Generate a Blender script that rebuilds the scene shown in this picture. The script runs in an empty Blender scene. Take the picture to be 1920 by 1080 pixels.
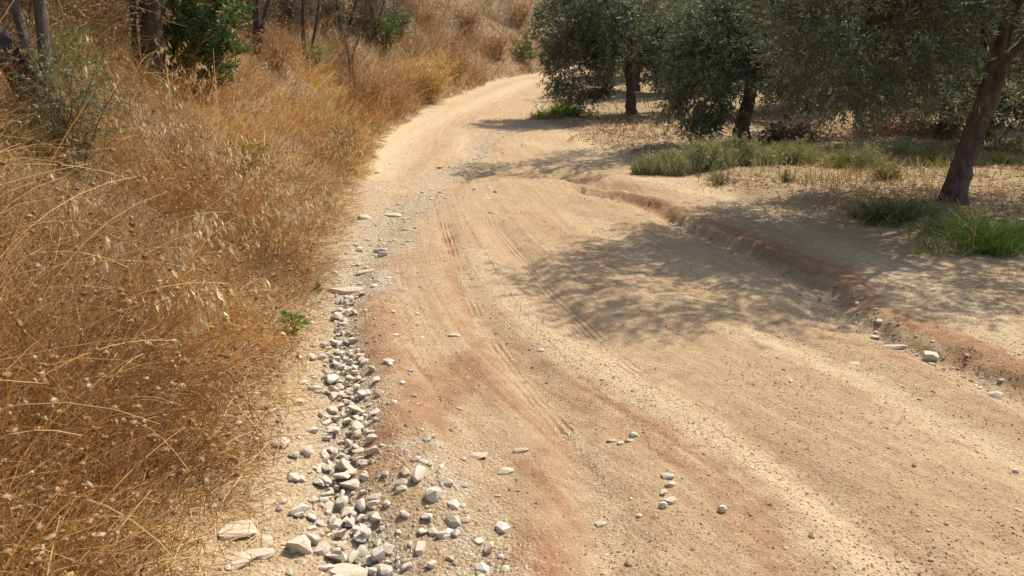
import bpy, bmesh, math, random
import numpy as np
from mathutils import Vector, noise as mnoise

# ------------------------------------------------------------------ camera, sky, sun, exposure
S = bpy.context.scene
col = S.collection
R = math.radians
cam_d = bpy.data.cameras.new('camera'); cam = bpy.data.objects.new('camera', cam_d); col.objects.link(cam)
cam.location = (0, 0, 1.6); cam.rotation_euler = (R(90 - 15.4), 0, 0)
cam_d.sensor_width = 36; cam_d.lens = 27.19; cam_d.clip_start = .05; cam_d.clip_end = 1000
S.camera = cam
SUN_EL, SUN_AZ = R(52), R(45)          # azimuth clockwise from +Y (the way the road runs)
w = bpy.data.worlds.new('World'); S.world = w; w.use_nodes = True
wn = w.node_tree.nodes; bg = wn['Background']
sky = wn.new('ShaderNodeTexSky'); sky.sky_type = 'NISHITA'; sky.sun_disc = False
sky.sun_elevation = SUN_EL; sky.sun_rotation = SUN_AZ; sky.dust_density = 2.0
w.node_tree.links.new(sky.outputs[0], bg.inputs[0]); bg.inputs[1].default_value = .145
sd = bpy.data.lights.new('sun', 'SUN'); sun = bpy.data.objects.new('sun', sd); col.objects.link(sun)
sd.energy = 4.3; sd.angle = R(.53); sd.color = (1, .93, .80)
to_sun = Vector((math.sin(SUN_AZ) * math.cos(SUN_EL), math.cos(SUN_AZ) * math.cos(SUN_EL), math.sin(SUN_EL)))
sun.rotation_euler = to_sun.to_track_quat('Z', 'Y').to_euler(); sun.location = to_sun * 60
S.view_settings.view_transform = 'Standard'; S.view_settings.look = 'None'
S.view_settings.gamma = 1; S.view_settings.exposure = .6; S.view_settings.use_curve_mapping = False
S.render.engine = 'CYCLES'; S.cycles.use_denoising = True
S.cycles.max_bounces = 4; S.cycles.diffuse_bounces = 2; S.cycles.transmission_bounces = 3; S.cycles.glossy_bounces = 2
S.cycles.caustics_reflective = False; S.cycles.caustics_refractive = False

rng = np.random.default_rng(7); random.seed(7)
# ------------------------------------------------------------------ terrain heights (metres)
def hash2(ix, iy, s):
    h = (ix.astype(np.int64) * 374761393 + iy.astype(np.int64) * 668265263 + s * 144665) & 0xffffffff
    h = ((h ^ (h >> 13)) * 1274126177) & 0xffffffff
    return ((h ^ (h >> 16)) & 0xffff) / 65535.0
def vnoise(x, y, s=0):
    x = np.asarray(x, float); y = np.asarray(y, float)
    ix = np.floor(x); iy = np.floor(y); fx = x - ix; fy = y - iy
    fx = fx * fx * (3 - 2 * fx); fy = fy * fy * (3 - 2 * fy)
    a = hash2(ix, iy, s); b = hash2(ix + 1, iy, s); c = hash2(ix, iy + 1, s); d = hash2(ix + 1, iy + 1, s)
    return (a + (b - a) * fx) * (1 - fy) + (c + (d - c) * fx) * fy - .5
def fbm(x, y, s=0, o=4):
    r = 0; a = 1.0
    for k in range(o):
        r = r + a * vnoise(x * 2 ** k, y * 2 ** k, s + k * 17); a *= .5
    return r
def table(pts):
    ys = np.arange(-12, 130, .25); p = np.array(pts)
    v = np.interp(ys, p[:, 1], p[:, 0]); k = np.exp(-(np.arange(-8, 9) / 4.0) ** 2); k /= k.sum()
    v = np.convolve(np.pad(v, 8, mode='edge'), k, mode='valid')
    return lambda y: np.interp(y, ys, v)
toe_x = table([(-.6, -12), (-.85, 0), (-1.0, 2.2), (-1.3, 4.6), (-1.55, 6.2), (-2.0, 9.3), (-2.8, 15.5), (-3.3, 20.5), (-2.95, 28), (-.9, 41), (3, 50), (8, 57), (18, 64), (40, 75), (90, 95), (120, 130)])
edge_x = table([(7.5, -12), (6.2, 0), (5.4, 4), (4.6, 6.9), (4.1, 8), (3.1, 10.3), (2.35, 14.9), (1.75, 17.8), (.85, 25), (1.3, 32), (3.6, 41), (8, 49), (13, 54), (23, 60), (45, 70), (95, 90), (125, 130)])
road_x = table([(2.3, 0), (1.95, 2), (1.42, 3.2), (.85, 4.1), (.45, 5.1), (.22, 6), (.05, 7), (-.13, 8), (-.28, 9), (-.5, 11), (-.68, 13), (-.8, 15), (-.95, 18), (-1.05, 22), (-.95, 28), (1.2, 41), (5.5, 50), (10, 56), (20, 62), (42, 73), (92, 93), (122, 130)])
def sp(x): return np.logaddexp(0, x)
def base_z(y):
    return .062 * 3 * sp((y - 21) / 3) + .2 * 6 * sp((y - 63) / 6) - .062 * 6 * sp((y - 70) / 6)
def bank_d(x, y):
    m = (toe_x(y + .5) - toe_x(y - .5))
    return (toe_x(y) - x) / np.sqrt(1 + m * m)
def H0(x, y):
    x = np.asarray(x, float); y = np.asarray(y, float)
    d = bank_d(x, y); z = base_z(y)
    dd = .25 * sp((d - .35) / .25)
    hb = .86 * dd - .5 * 1.2 * sp((dd - 6.5) / 1.2)
    hb = hb + np.clip(dd, 0, 1.2) * (.44 * fbm(x * .6, y * .6, 3, 4))
    e = np.clip((x - edge_x(y)) / .8, 0, 1); e = e * e * (3 - 2 * e)
    far = np.clip((y - 30) / 30, 0, 1)
    g = e * (.07 + .10 * fbm(x * .6, y * .6, 9, 3) + .012 * np.clip(x - edge_x(y), 0, 60) * (1 + 3 * far))
    return z + hb + g
def smooth_line(pts, n=8):
    p = np.array(pts, float); p = np.vstack([2 * p[0] - p[1], p, 2 * p[-1] - p[-2]]); out = []
    for i in range(1, len(p) - 2):
        for t in np.linspace(0, 1, n, endpoint=False):
            a, b, c, d = p[i - 1], p[i], p[i + 1], p[i + 2]
            out.append(.5 * (2 * b + (c - a) * t + (2 * a - 5 * b + 4 * c - d) * t * t + (3 * b - a - 3 * c + d) * t ** 3))
    out.append(p[-2]); return np.array(out)
def line_dist(x, y, pts, n=5):
    L = smooth_line(pts, n)[:, :2]; best = np.full(x.shape, 1e9); sg = np.ones(x.shape); al = np.zeros(x.shape); run = 0.0
    for a, b in zip(L[:-1], L[1:]):
        ex, ey = b - a; ll = ex * ex + ey * ey + 1e-12
        t = np.clip(((x - a[0]) * ex + (y - a[1]) * ey) / ll, 0, 1)
        dx = x - a[0] - t * ex; dy = y - a[1] - t * ey; D = np.hypot(dx, dy); m = D < best
        best = np.where(m, D, best); sg = np.where(m, np.sign(ex * dy - ey * dx), sg); al = np.where(m, run + t * math.sqrt(ll), al)
        run += math.sqrt(ll)
    return best, sg, al
# channels washed out of the road (polylines on the ground, near to far)
DITCH = [(-0.41, 2.11), (-0.50, 2.34), (-0.67, 2.72), (-0.75, 3.08), (-0.84, 3.66), (-1.04, 4.46), (-1.21, 5.44), (-1.32, 6.91), (-1.35, 8.99)]
GULLY = [(2.87, 3.35), (2.74, 3.85), (2.65, 4.30), (2.49, 4.68), (2.41, 5.18), (2.54, 5.97), (2.44, 7.04), (2.13, 8.23), (1.96, 9.06), (1.71, 10.28), (1.15, 11.05)]
GULLY_B = [(1.49, 11.32), (0.98, 12.32), (0.73, 13.21), (0.37, 13.50), (-0.27, 13.21), (-0.77, 12.39), (-0.96, 11.43)]
RUTS = [([(-0.76, 8.32), (-0.39, 6.14), (-0.16, 4.77), (0.07, 3.80), (0.23, 3.08), (0.30, 2.61), (0.32, 2.19)], .13, .035),
        ([(-0.24, 8.48), (0.18, 6.31), (0.47, 4.99), (0.80, 4.02), (1.08, 3.24), (1.30, 2.61), (1.38, 2.19)], .16, .03),
        ([(0.77, 9.16), (1.21, 7.13), (1.66, 5.24), (2.01, 3.95), (2.22, 3.03)], .2, .03),
        ([(0.12, 4.19), (0.25, 3.73), (0.35, 3.59)], .09, .02)]
RIDGES = [([(-1.20, 6.50), (-1.03, 5.38), (-0.85, 4.56), (-0.61, 3.73), (-0.51, 3.18), (-0.34, 2.72)], .18, .06),
          ([(-0.18, 4.37), (0.00, 3.73), (0.14, 3.13), (0.12, 2.61), (0.05, 2.19)], .12, .035),
          ([(0.26, 7.37), (0.58, 4.99), (0.89, 3.73), (1.07, 2.85), (1.13, 2.22)], .10, .02),
          ([(2.38, 5.51), (2.41, 4.46), (2.54, 3.53)], .2, .03), ([(-0.79, 11.43), (0.32, 11.43), (1.31, 9.96), (1.88, 7.89), (2.27, 6.14)], .25, .035),
          ([(-1.57, 12.65), (-1.36, 18.13), (-1.02, 25.21)], .2, .04), ([(-2.83, 15.95), (-2.54, 22.11), (-1.87, 27.79)], .25, .03)]
def H(x, y):
    x = np.asarray(x, float); y = np.asarray(y, float); z = H0(x, y)
    near = (y < 40) & (x > -6) & (x < 9)
    if not near.any(): return z
    z = z.copy() if z.ndim else z.reshape(1)
    X = x[near] if x.ndim else x.reshape(1); Y = y[near] if y.ndim else y.reshape(1); q = np.zeros(X.shape)
    wob = .05 * fbm(X * 2.2, Y * 2.2, 31, 3)
    d, s, a = line_dist(X + wob, Y, DITCH); wd = .16 + .05 * vnoise(a * 1.5, a * 0, 5)
    q -= .055 * np.exp(-(d / wd) ** 2) * np.clip(1.3 - a / 8, .25, 1)
    jag = .13 * fbm(X * 5, Y * 5, 35, 4); d, s, a = line_dist(X + wob * 1.3 + jag * .5, Y - wob + jag, GULLY)
    dep = .125 + .06 * vnoise(a * .9, a * 0, 6) ; fade = np.clip(a / .5, 0, 1)
    wr = np.where(s < 0, .105 + .06 * vnoise(a * 1.7, a * 0, 8), .38)
    q -= dep * np.exp(-(d / wr) ** 2) * np.clip(.7 + a / 4, .7, 1)
    d, s, a = line_dist(X + wob, Y, GULLY_B); q -= .19 * np.exp(-(d / np.where(s > 0, .12, .45)) ** 2)
    for pts, wd, dep in RUTS:
        d, s, a = line_dist(X + wob * .4, Y, pts); q -= 1.4 * dep * np.exp(-(d / wd) ** 2)
    for pts, wd, dep in RIDGES:
        d, s, a = line_dist(X + wob * .6, Y, pts); q += dep * np.exp(-(d / wd) ** 2)
    inr = np.clip((X - toe_x(Y) + .3) / .3, 0, 1)
    q += inr * (.03 * fbm(X * 1.3, Y * .9, 41, 3) + .014 * fbm(X * 7, Y * 7, 43, 3) + .006 * fbm(X * 22, Y * 22, 47, 2))
    if z.ndim and x.ndim: z[near] += q; return z
    return float((z + q)[0])
def Hs(x, y): return float(H(np.array([x], float), np.array([y], float))[0])
def Hn(x, y):
    e = .08
    n = Vector((Hs(x - e, y) - Hs(x + e, y), Hs(x, y - e) - Hs(x, y + e), 2 * e)); n.normalize(); return n

# ------------------------------------------------------------------ helpers: objects, meshes, materials
def tag(o, label=None, cat=None, group=None, kind=None):
    for k, v in (('label', label), ('category', cat), ('group', group), ('kind', kind)):
        if v: o[k] = v
    return o
def empty(name, loc, label, cat, group=None, rz=0):
    o = bpy.data.objects.new(name, None); col.objects.link(o); o.location = loc; o.rotation_euler.z = rz
    o.empty_display_size = .2
    return tag(o, label, cat, group)
class MB:
    """collects vertices, quads, triangles and one colour per vertex, builds ONE mesh object"""
    def __init__(s): s.v = []; s.q = []; s.t = []; s.c = []; s.n = 0
    def add(s, V, quads=None, tris=None, C=(1, 1, 1)):
        V = np.asarray(V, float).reshape(-1, 3); C = np.asarray(C, float)
        if C.ndim == 1: C = np.tile(C, (len(V), 1))
        s.v.append(V); s.c.append(C)
        if quads is not None and len(quads): s.q.append(np.asarray(quads).reshape(-1, 4) + s.n)
        if tris is not None and len(tris): s.t.append(np.asarray(tris).reshape(-1, 3) + s.n)
        s.n += len(V)
    def mesh(s, name, mat, smooth=False, origin=None):
        me = bpy.data.meshes.new(name); V = np.vstack(s.v); C = np.vstack(s.c)
        if origin is not None: V = V - np.array(origin)
        q = np.vstack(s.q) if s.q else np.zeros((0, 4), int); t = np.vstack(s.t) if s.t else np.zeros((0, 3), int)
        me.vertices.add(len(V)); me.vertices.foreach_set('co', V.astype(np.float32).ravel())
        me.loops.add(q.size + t.size); me.loops.foreach_set('vertex_index', np.concatenate([q.ravel(), t.ravel()]).astype(np.int32))
        me.polygons.add(len(q) + len(t))
        me.polygons.foreach_set('loop_start', np.concatenate([np.arange(len(q)) * 4, q.size + np.arange(len(t)) * 3]).astype(np.int32))
        if smooth: me.polygons.foreach_set('use_smooth', np.ones(len(q) + len(t), bool))
        else: me.polygons.foreach_set('use_smooth', np.zeros(len(q) + len(t), bool))
        a = me.attributes.new('tint', 'FLOAT_COLOR', 'POINT')
        a.data.foreach_set('color', np.hstack([C, np.ones((len(C), 1))]).astype(np.float32).ravel())
        me.update(calc_edges=True); me.validate(); me.materials.append(mat); return me
    def build(s, name, mat, parent=None, smooth=False, origin=None):
        o = bpy.data.objects.new(name, s.mesh(name, mat, smooth, origin)); col.objects.link(o)
        if parent is not None: o.parent = parent
        elif origin is not None: o.location = origin
        return o
def new_mat(name):
    m = bpy.data.materials.new(name); m.use_nodes = True; nt = m.node_tree
    return m, nt, nt.nodes['Principled BSDF'], nt.nodes['Material Output']
def N(nt, t, **k):
    n = nt.nodes.new(t)
    for a, b in k.items(): setattr(n, a, b)
    return n
def noise(nt, vec, scale, detail=4, rough=.55):
    n = N(nt, 'ShaderNodeTexNoise'); n.inputs['Scale'].default_value = scale; n.inputs['Detail'].default_value = detail
    n.inputs['Roughness'].default_value = rough
    if vec is not None: nt.links.new(vec, n.inputs['Vector'])
    return n
def ramp(nt, fac, stops):
    r = N(nt, 'ShaderNodeValToRGB'); e = r.color_ramp.elements
    for i, (p, c) in enumerate(stops):
        if i >= 2: e.new(p)
        e[i].position = p; e[i].color = (*c, 1) if len(c) == 3 else c
    nt.links.new(fac, r.inputs[0]); return r.outputs[0]
def mixc(nt, fac, a, b, mode='MIX'):
    m = N(nt, 'ShaderNodeMix', data_type='RGBA', blend_type=mode)
    for s, v in ((m.inputs[0], fac), (m.inputs[6], a), (m.inputs[7], b)):
        if isinstance(v, bpy.types.NodeSocket): nt.links.new(v, s)
        elif isinstance(v, (int, float)): s.default_value = v
        else: s.default_value = (*v, 1)
    return m.outputs[2]
def mth(nt, op, a, b=None, c=None, clamp=False):
    m = N(nt, 'ShaderNodeMath', operation=op, use_clamp=clamp)
    for i, v in enumerate((a, b, c)):
        if v is None: continue
        if isinstance(v, bpy.types.NodeSocket): nt.links.new(v, m.inputs[i])
        else: m.inputs[i].default_value = v
    return m.outputs[0]
def plant_mat(name, trans=.25, rough=.6, spec=.25, glow=(1, 1, 1)):
    """leaf and straw: the colour of each blade comes with the mesh, light shines partly through"""
    m, nt, b, out = new_mat(name); at = N(nt, 'ShaderNodeAttribute', attribute_name='tint')
    nt.links.new(at.outputs[0], b.inputs['Base Color']); b.inputs['Roughness'].default_value = rough
    b.inputs['Specular IOR Level'].default_value = spec
    tr = N(nt, 'ShaderNodeBsdfTranslucent'); nt.links.new(mixc(nt, 1.0, at.outputs[0], glow, 'MULTIPLY'), tr.inputs[0])
    mx = N(nt, 'ShaderNodeMixShader'); mx.inputs[0].default_value = trans
    nt.links.new(b.outputs[0], mx.inputs[1]); nt.links.new(tr.outputs[0], mx.inputs[2]); nt.links.new(mx.outputs[0], out.inputs[0])
    return m
def bark_mat(name, c1, c2, scale=9):
    m, nt, b, out = new_mat(name); tc = N(nt, 'ShaderNodeTexCoord'); mp = N(nt, 'ShaderNodeMapping'); mp.inputs['Scale'].default_value = (1, 1, .25)
    nt.links.new(tc.outputs['Object'], mp.inputs[0])
    n1 = noise(nt, mp.outputs[0], scale, 6, .65); n2 = noise(nt, mp.outputs[0], scale * 5, 4)
    nt.links.new(ramp(nt, n1.outputs[0], [(.32, c1), (.68, c2)]), b.inputs['Base Color']); b.inputs['Roughness'].default_value = .9
    bp = N(nt, 'ShaderNodeBump'); bp.inputs['Strength'].default_value = 1; bp.inputs['Distance'].default_value = .06
    nt.links.new(mth(nt, 'ADD', n1.outputs[0], mth(nt, 'MULTIPLY', n2.outputs[0], .35)), bp.inputs['Height']); nt.links.new(bp.outputs[0], b.inputs['Normal'])
    return m
def stone_mat(name, c1, c2, dust):
    m, nt, b, out = new_mat(name); tc = N(nt, 'ShaderNodeTexCoord'); oi = N(nt, 'ShaderNodeObjectInfo'); g = N(nt, 'ShaderNodeNewGeometry')
    off = N(nt, 'ShaderNodeVectorMath', operation='ADD'); nt.links.new(tc.outputs['Object'], off.inputs[0]); nt.links.new(oi.outputs['Location'], off.inputs[1])
    n1 = noise(nt, off.outputs[0], 1.6, 5, .6); n2 = noise(nt, off.outputs[0], 9, 5, .7)
    c = ramp(nt, n1.outputs[0], [(.3, c1), (.7, c2)])
    c = mixc(nt, mth(nt, 'MULTIPLY', oi.outputs['Random'], .75), c, dust)
    c = mixc(nt, .5, c, ramp(nt, n2.outputs[0], [(.3, (.68, .65, .61)), (.62, (1, 1, 1))]), 'MULTIPLY')
    nt.links.new(c, b.inputs['Base Color']); b.inputs['Roughness'].default_value = .92; b.inputs['Specular IOR Level'].default_value = .2
    bp = N(nt, 'ShaderNodeBump'); bp.inputs['Strength'].default_value = .5; bp.inputs['Distance'].default_value = .008
    nt.links.new(mth(nt, 'ADD', n2.outputs[0], n1.outputs[0]), bp.inputs['Height']); nt.links.new(bp.outputs[0], b.inputs['Normal'])
    return m
M = {}
M['straw'] = plant_mat('dry_straw', .22, .55, .3, (1.15, 1.0, .8))
M['olive'] = plant_mat('olive_leaf', .32, .5, .35, (1.1, 1.15, .65))
M['leaf'] = plant_mat('green_leaf', .25, .45, .35, (1.1, 1.3, .5))
M['weed'] = plant_mat('weed_leaf', .22, .6, .25, (1.05, 1.08, .75))
M['olive_bark'] = bark_mat('olive_bark', (.04, .026, .018), (.2, .135, .095), 12)
M['grey_bark'] = bark_mat('grey_bark', (.05, .036, .025), (.2, .155, .115), 14)
M['dead_wood'] = bark_mat('dead_wood', (.03, .02, .014), (.1, .07, .05), 12)
M['limestone'] = stone_mat('limestone', (.45, .39, .31), (.65, .575, .475), (.58, .46, .325))
M['slab'] = stone_mat('dusty_slab', (.46, .375, .27), (.60, .505, .385), (.52, .39, .255))
# pebbles: colour with the mesh
m, nt, b, out = new_mat('pebble'); at = N(nt, 'ShaderNodeAttribute', attribute_name='tint')
nt.links.new(at.outputs[0], b.inputs['Base Color']); b.inputs['Roughness'].default_value = .95; b.inputs['Specular IOR Level'].default_value = .1; M['pebble'] = m
# soil: clay, dust, gravel and straw cover come as masks with the mesh, grain from noise
m, nt, b, out = new_mat('soil'); M['soil'] = m
geo = N(nt, 'ShaderNodeNewGeometry'); P = geo.outputs['Position']
def att(n): return N(nt, 'ShaderNodeAttribute', attribute_name=n).outputs['Fac']
red, pale, grav, straw, lane = att('red'), att('pale'), att('gravel'), att('straw'), att('lane')
cb = N(nt, 'ShaderNodeCombineXYZ'); nt.links.new(mth(nt, 'MULTIPLY', att('road_u'), 9), cb.inputs[0]); nt.links.new(mth(nt, 'MULTIPLY', att('road_v'), .28), cb.inputs[1])
streak = noise(nt, cb.outputs[0], 1.6, 4, .62)
cb2 = N(nt, 'ShaderNodeCombineXYZ'); nt.links.new(mth(nt, 'MULTIPLY', att('road_u'), 30), cb2.inputs[0]); nt.links.new(mth(nt, 'MULTIPLY', att('road_v'), .4), cb2.inputs[1])
fine_streak = noise(nt, cb2.outputs[0], 1.0, 2, .6)
nA = noise(nt, P, 1.7, 2, .6); nB = noise(nt, P, 11, 3, .65); nC = noise(nt, P, 75, 4, .75)
def jit(mask, amt=.9, src=None):
    t = mth(nt, 'MULTIPLY_ADD', (src or nB).outputs[0], amt, -amt * .5); t = mth(nt, 'ADD', mth(nt, 'ADD', mask, t), mth(nt, 'MULTIPLY', mth(nt, 'MULTIPLY_ADD', nC.outputs[0], 1.6, -.8), mth(nt, 'MULTIPLY', mask, mth(nt, 'SUBTRACT', 1.2, mask))))
    t = mth(nt, 'MULTIPLY_ADD', nA.outputs[0], .5, mth(nt, 'SUBTRACT', t, .25))
    mr = N(nt, 'ShaderNodeMapRange', interpolation_type='SMOOTHSTEP'); nt.links.new(t, mr.inputs[0]); mr.inputs[1].default_value = .18; mr.inputs[2].default_value = .95
    return mr.outputs[0]
c = ramp(nt, nB.outputs[0], [(.28, (.36, .25, .136)), (.5, (.457, .338, .198)), (.75, (.54, .418, .262))])
c = mixc(nt, jit(mth(nt, 'MULTIPLY', streak.outputs[0], mth(nt, 'MULTIPLY', lane, .9)), .5), c, (.36, .22, .118))
c = mixc(nt, mth(nt, 'MULTIPLY', jit(pale, 1.2), .7), c, ramp(nt, nC.outputs[0], [(.3, (.51, .392, .238)), (.7, (.59, .47, .302))]))
c = mixc(nt, mth(nt, 'MULTIPLY', jit(red, 1.1, streak), .78), c, ramp(nt, nB.outputs[0], [(.3, (.265, .132, .068)), (.55, (.345, .185, .098)), (.8, (.43, .265, .148))]))
c = mixc(nt, mth(nt, 'MULTIPLY', jit(grav, 1.5), .8), c, ramp(nt, nC.outputs[0], [(.3, (.30, .235, .16)), (.5, (.44, .37, .275)), (.72, (.60, .54, .44))]))
c = mixc(nt, jit(straw), c, ramp(nt, nC.outputs[0], [(.3, (.13, .08, .042)), (.5, (.225, .15, .082)), (.7, (.36, .265, .15))]))
c = mixc(nt, .75, c, ramp(nt, nC.outputs[0], [(.3, (.50, .45, .40)), (.47, (.93, .92, .91)), (.7, (1.2, 1.19, 1.17))]), 'MULTIPLY')
c = mixc(nt, mth(nt, 'MULTIPLY', lane, .5), c, ramp(nt, fine_streak.outputs[0], [(.3, (.80, .76, .71)), (.58, (1.04, 1.04, 1.04))]), 'MULTIPLY')
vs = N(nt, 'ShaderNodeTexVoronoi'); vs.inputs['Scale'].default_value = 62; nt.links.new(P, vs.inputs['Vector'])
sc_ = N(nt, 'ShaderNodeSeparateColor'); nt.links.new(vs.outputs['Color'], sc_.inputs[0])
specks = mth(nt, 'MULTIPLY', mth(nt, 'LESS_THAN', vs.outputs['Distance'], .33), mth(nt, 'MULTIPLY_ADD', nB.outputs[0], .9, -.12, clamp=True))
c = mixc(nt, specks, c, mixc(nt, mth(nt, 'GREATER_THAN', sc_.outputs[0], .72), (.25, .15, .08), (.60, .47, .30)))  # dark specks paint pebble shadows as well as clods; pale ones are grains
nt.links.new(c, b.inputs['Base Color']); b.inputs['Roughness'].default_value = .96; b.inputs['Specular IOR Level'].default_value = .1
vo = vs
hgt = mth(nt, 'MULTIPLY', nC.outputs[0], .7)
hgt = mth(nt, 'ADD', hgt, mth(nt, 'MULTIPLY', mth(nt, 'SUBTRACT', .5, vo.outputs['Distance']), mth(nt, 'MULTIPLY_ADD', grav, .9, .12)))
hgt = mth(nt, 'ADD', hgt, mth(nt, 'MULTIPLY', fine_streak.outputs[0], mth(nt, 'MULTIPLY', lane, .25)))
ty = att('tyre'); win = N(nt, 'ShaderNodeMapRange', interpolation_type='SMOOTHSTEP'); nt.links.new(mth(nt, 'ABSOLUTE', ty), win.inputs[0]); win.inputs[1].default_value = .085; win.inputs[2].default_value = .03
hgt = mth(nt, 'ADD', hgt, mth(nt, 'MULTIPLY', mth(nt, 'SINE', mth(nt, 'MULTIPLY', ty, 150)), mth(nt, 'MULTIPLY', win.outputs[0], mth(nt, 'MULTIPLY_ADD', nA.outputs[0], 1.1, -.42, clamp=True))))
bp = N(nt, 'ShaderNodeBump'); bp.inputs['Strength'].default_value = .85; bp.inputs['Distance'].default_value = .026
nt.links.new(hgt, bp.inputs['Height']); nt.links.new(bp.outputs[0], b.inputs['Normal'])

# ------------------------------------------------------------------ the ground: one sheet, split into road, bank and grove
def grow(start, step, rate, end):
    r = [start]; s = step
    while r[-1] < end: r.append(r[-1] + s); s *= rate
    return r
xs = np.array([-v for v in grow(1.7, .03, 1.045, 160)][::-1] + list(np.arange(-1.7, 3.4, .025))[1:] + grow(3.4, .028, 1.04, 200))
ys = [1.5]
while ys[-1] < 75: ys.append(ys[-1] + max(.017, .0075 * ys[-1]))
ys = np.array([-v for v in grow(-1.45, .06, 1.25, 12)][::-1] + ys + grow(ys[-1] + .8, 1.0, 1.12, 260))
GX, GY = np.meshgrid(xs, ys); GZ = H(GX, GY)
def H(x, y):
    """height of the finished ground sheet"""
    x = np.asarray(x, float); y = np.asarray(y, float); i = np.clip(np.searchsorted(xs, x) - 1, 0, len(xs) - 2); j = np.clip(np.searchsorted(ys, y) - 1, 0, len(ys) - 2)
    a = (x - xs[i]) / (xs[i + 1] - xs[i]); b = (y - ys[j]) / (ys[j + 1] - ys[j])
    return (GZ[j, i] * (1 - a) + GZ[j, i + 1] * a) * (1 - b) + (GZ[j + 1, i] * (1 - a) + GZ[j + 1, i + 1] * a) * b
def stroke(lst):
    r = np.zeros(GX.shape); near = (GY < 60) & (np.abs(GX) < 12); X, Y = GX[near], GY[near]; acc = np.zeros(X.shape)
    wob = .12 * fbm(X * 3, Y * 3, 77, 4); wob2 = .12 * fbm(X * 3, Y * 3, 99, 4)
    for pts, wd, st in lst:
        d, s, a = line_dist(X + wob, Y + wob2, pts, 4); acc = np.maximum(acc, st * np.exp(-(d / wd) ** 2))
    r[near] = acc; return r
A_red = stroke([([(-1.02, 6.71), (-1.01, 5.51), (-0.90, 4.77), (-0.68, 4.02)], .19, 1), ([(-0.66, 7.89), (-0.41, 5.81), (-0.23, 4.56)], .11, .75),
    ([(-0.53, 3.03), (-0.49, 3.41), (-0.37, 3.87), (-0.25, 4.19)], .24, .95), ([(-0.18, 4.19), (0.07, 3.59), (0.18, 3.03), (0.16, 2.61), (0.05, 2.16)], .13, .75), ([(0.08, 2.40), (0.04, 2.19)], .17, 1),
    ([(0.37, 3.87), (0.70, 3.18), (0.81, 2.85), (0.87, 2.54), (0.91, 2.19)], .13, .65), ([(2.93, 3.80), (2.90, 4.10), (2.79, 4.56), (2.66, 5.35), (2.78, 6.41), (2.44, 7.89), (2.01, 9.63), (1.52, 11.00)], .15, .95),
    ([(2.49, 3.35), (2.43, 3.91), (2.29, 4.56)], .13, .55), ([(1.23, 2.54), (1.37, 2.34), (1.44, 2.19)], .14, .45), ([(-0.99, 11.43), (-0.73, 11.72), (0.00, 12.65), (0.71, 12.99), (1.16, 12.01)], .3, .5),
    ([(0.00, 9.55), (0.55, 7.89), (0.88, 6.50)], .2, .35), ([(-1.20, 22.11), (-0.70, 18.74), (0.00, 15.95)], .3, .4), ([(-1.68, 20.70), (-1.85, 16.99)], .25, .3), ([(1.01, 13.36), (1.78, 11.72)], .25, .6)])
A_pale = stroke([([(-0.40, 7.13), (0.08, 5.24), (0.57, 4.10), (0.87, 3.41), (1.12, 2.68), (1.21, 2.19)], .2, .85), ([(0.23, 3.35), (0.37, 2.85), (0.33, 2.19)], .12, .6),
    ([(1.59, 4.77), (2.05, 3.73), (2.23, 2.94)], .22, .8), ([(0.83, 9.16), (1.25, 7.37), (1.71, 6.14)], .22, .7), ([(-2.26, 12.65), (-2.66, 16.99), (-2.63, 22.85), (-1.24, 30.79), (1.12, 42.20)], .8, .8),
    ([(-1.50, 22.11), (-0.82, 15.00)], .35, .6), ([(2.09, 12.65), (2.92, 9.55), (3.24, 6.14), (3.23, 4.46)], .35, .75), ([(0.49, 18.13), (1.52, 15.95)], .6, .5)])
A_gravel = stroke([(DITCH[:7], .17, .8), ([(-1.23, 5.51), (-1.36, 7.13), (-1.34, 9.16), (-1.13, 10.18)], .45, .85), ([(-1.36, 10.90), (-1.22, 12.65), (-0.65, 15.95), (-0.70, 18.74), (0.00, 21.69), (0.77, 22.85)], .36, .62),
    ([(-0.37, 3.03), (-0.22, 2.61), (-0.14, 2.19)], .2, .6), ([(-0.07, 3.03), (-0.19, 3.13)], .12, .6), ([(-0.70, 2.19), (-0.85, 2.61), (-1.01, 3.35)], .12, .35), (GULLY[1:6], .08, .5), ([(-2.13, 11.43), (-1.53, 9.16)], .3, .5)])
D = bank_d(GX, GY); EDG = GX - edge_x(GY)
A_straw = np.clip(np.clip((D + .12 + .3 * fbm(GX * 2, GY * 2, 55, 3)) / .35, 0, 1) + np.clip((EDG + .2 + .9 * fbm(GX * .9, GY * .9, 57, 4)) / .7, 0, .62), 0, 1)
TYRES = [[(-0.27, 8.74), (0.18, 6.35), (0.47, 4.99), (0.68, 4.19), (0.95, 3.41)], [(-0.77, 8.65), (-0.40, 6.14), (-0.20, 4.99), (0.00, 4.19), (0.25, 3.35)]]
A_tyre = np.full(GX.shape, .5); nr = (GY < 40) & (np.abs(GX) < 5)
for pts in TYRES:
    d_, s_, a_ = line_dist(GX[nr], GY[nr], pts, 6); A_tyre[nr] = np.where(d_ < np.abs(A_tyre[nr]), d_ * s_, A_tyre[nr])
m_ = (road_x(GY + .5) - road_x(GY - .5)); A_u = (GX - road_x(GY)) / np.sqrt(1 + m_ * m_)
A_v = GY + np.interp(GY, ys, np.concatenate([[0], np.cumsum(np.hypot(np.diff(ys), np.diff(road_x(ys))) - np.diff(ys))]))
A_lane = np.clip((D < .02) * 1.0 * np.clip((-D - .35) / .3, 0, 1) * np.clip((.1 - EDG) / .5, 0, 1), 0, 1)
nx, ny = len(xs), len(ys); idx = np.arange(nx * ny).reshape(ny, nx)
F = np.stack([idx[:-1, :-1], idx[:-1, 1:], idx[1:, 1:], idx[1:, :-1]], -1).reshape(-1, 4)
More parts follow.
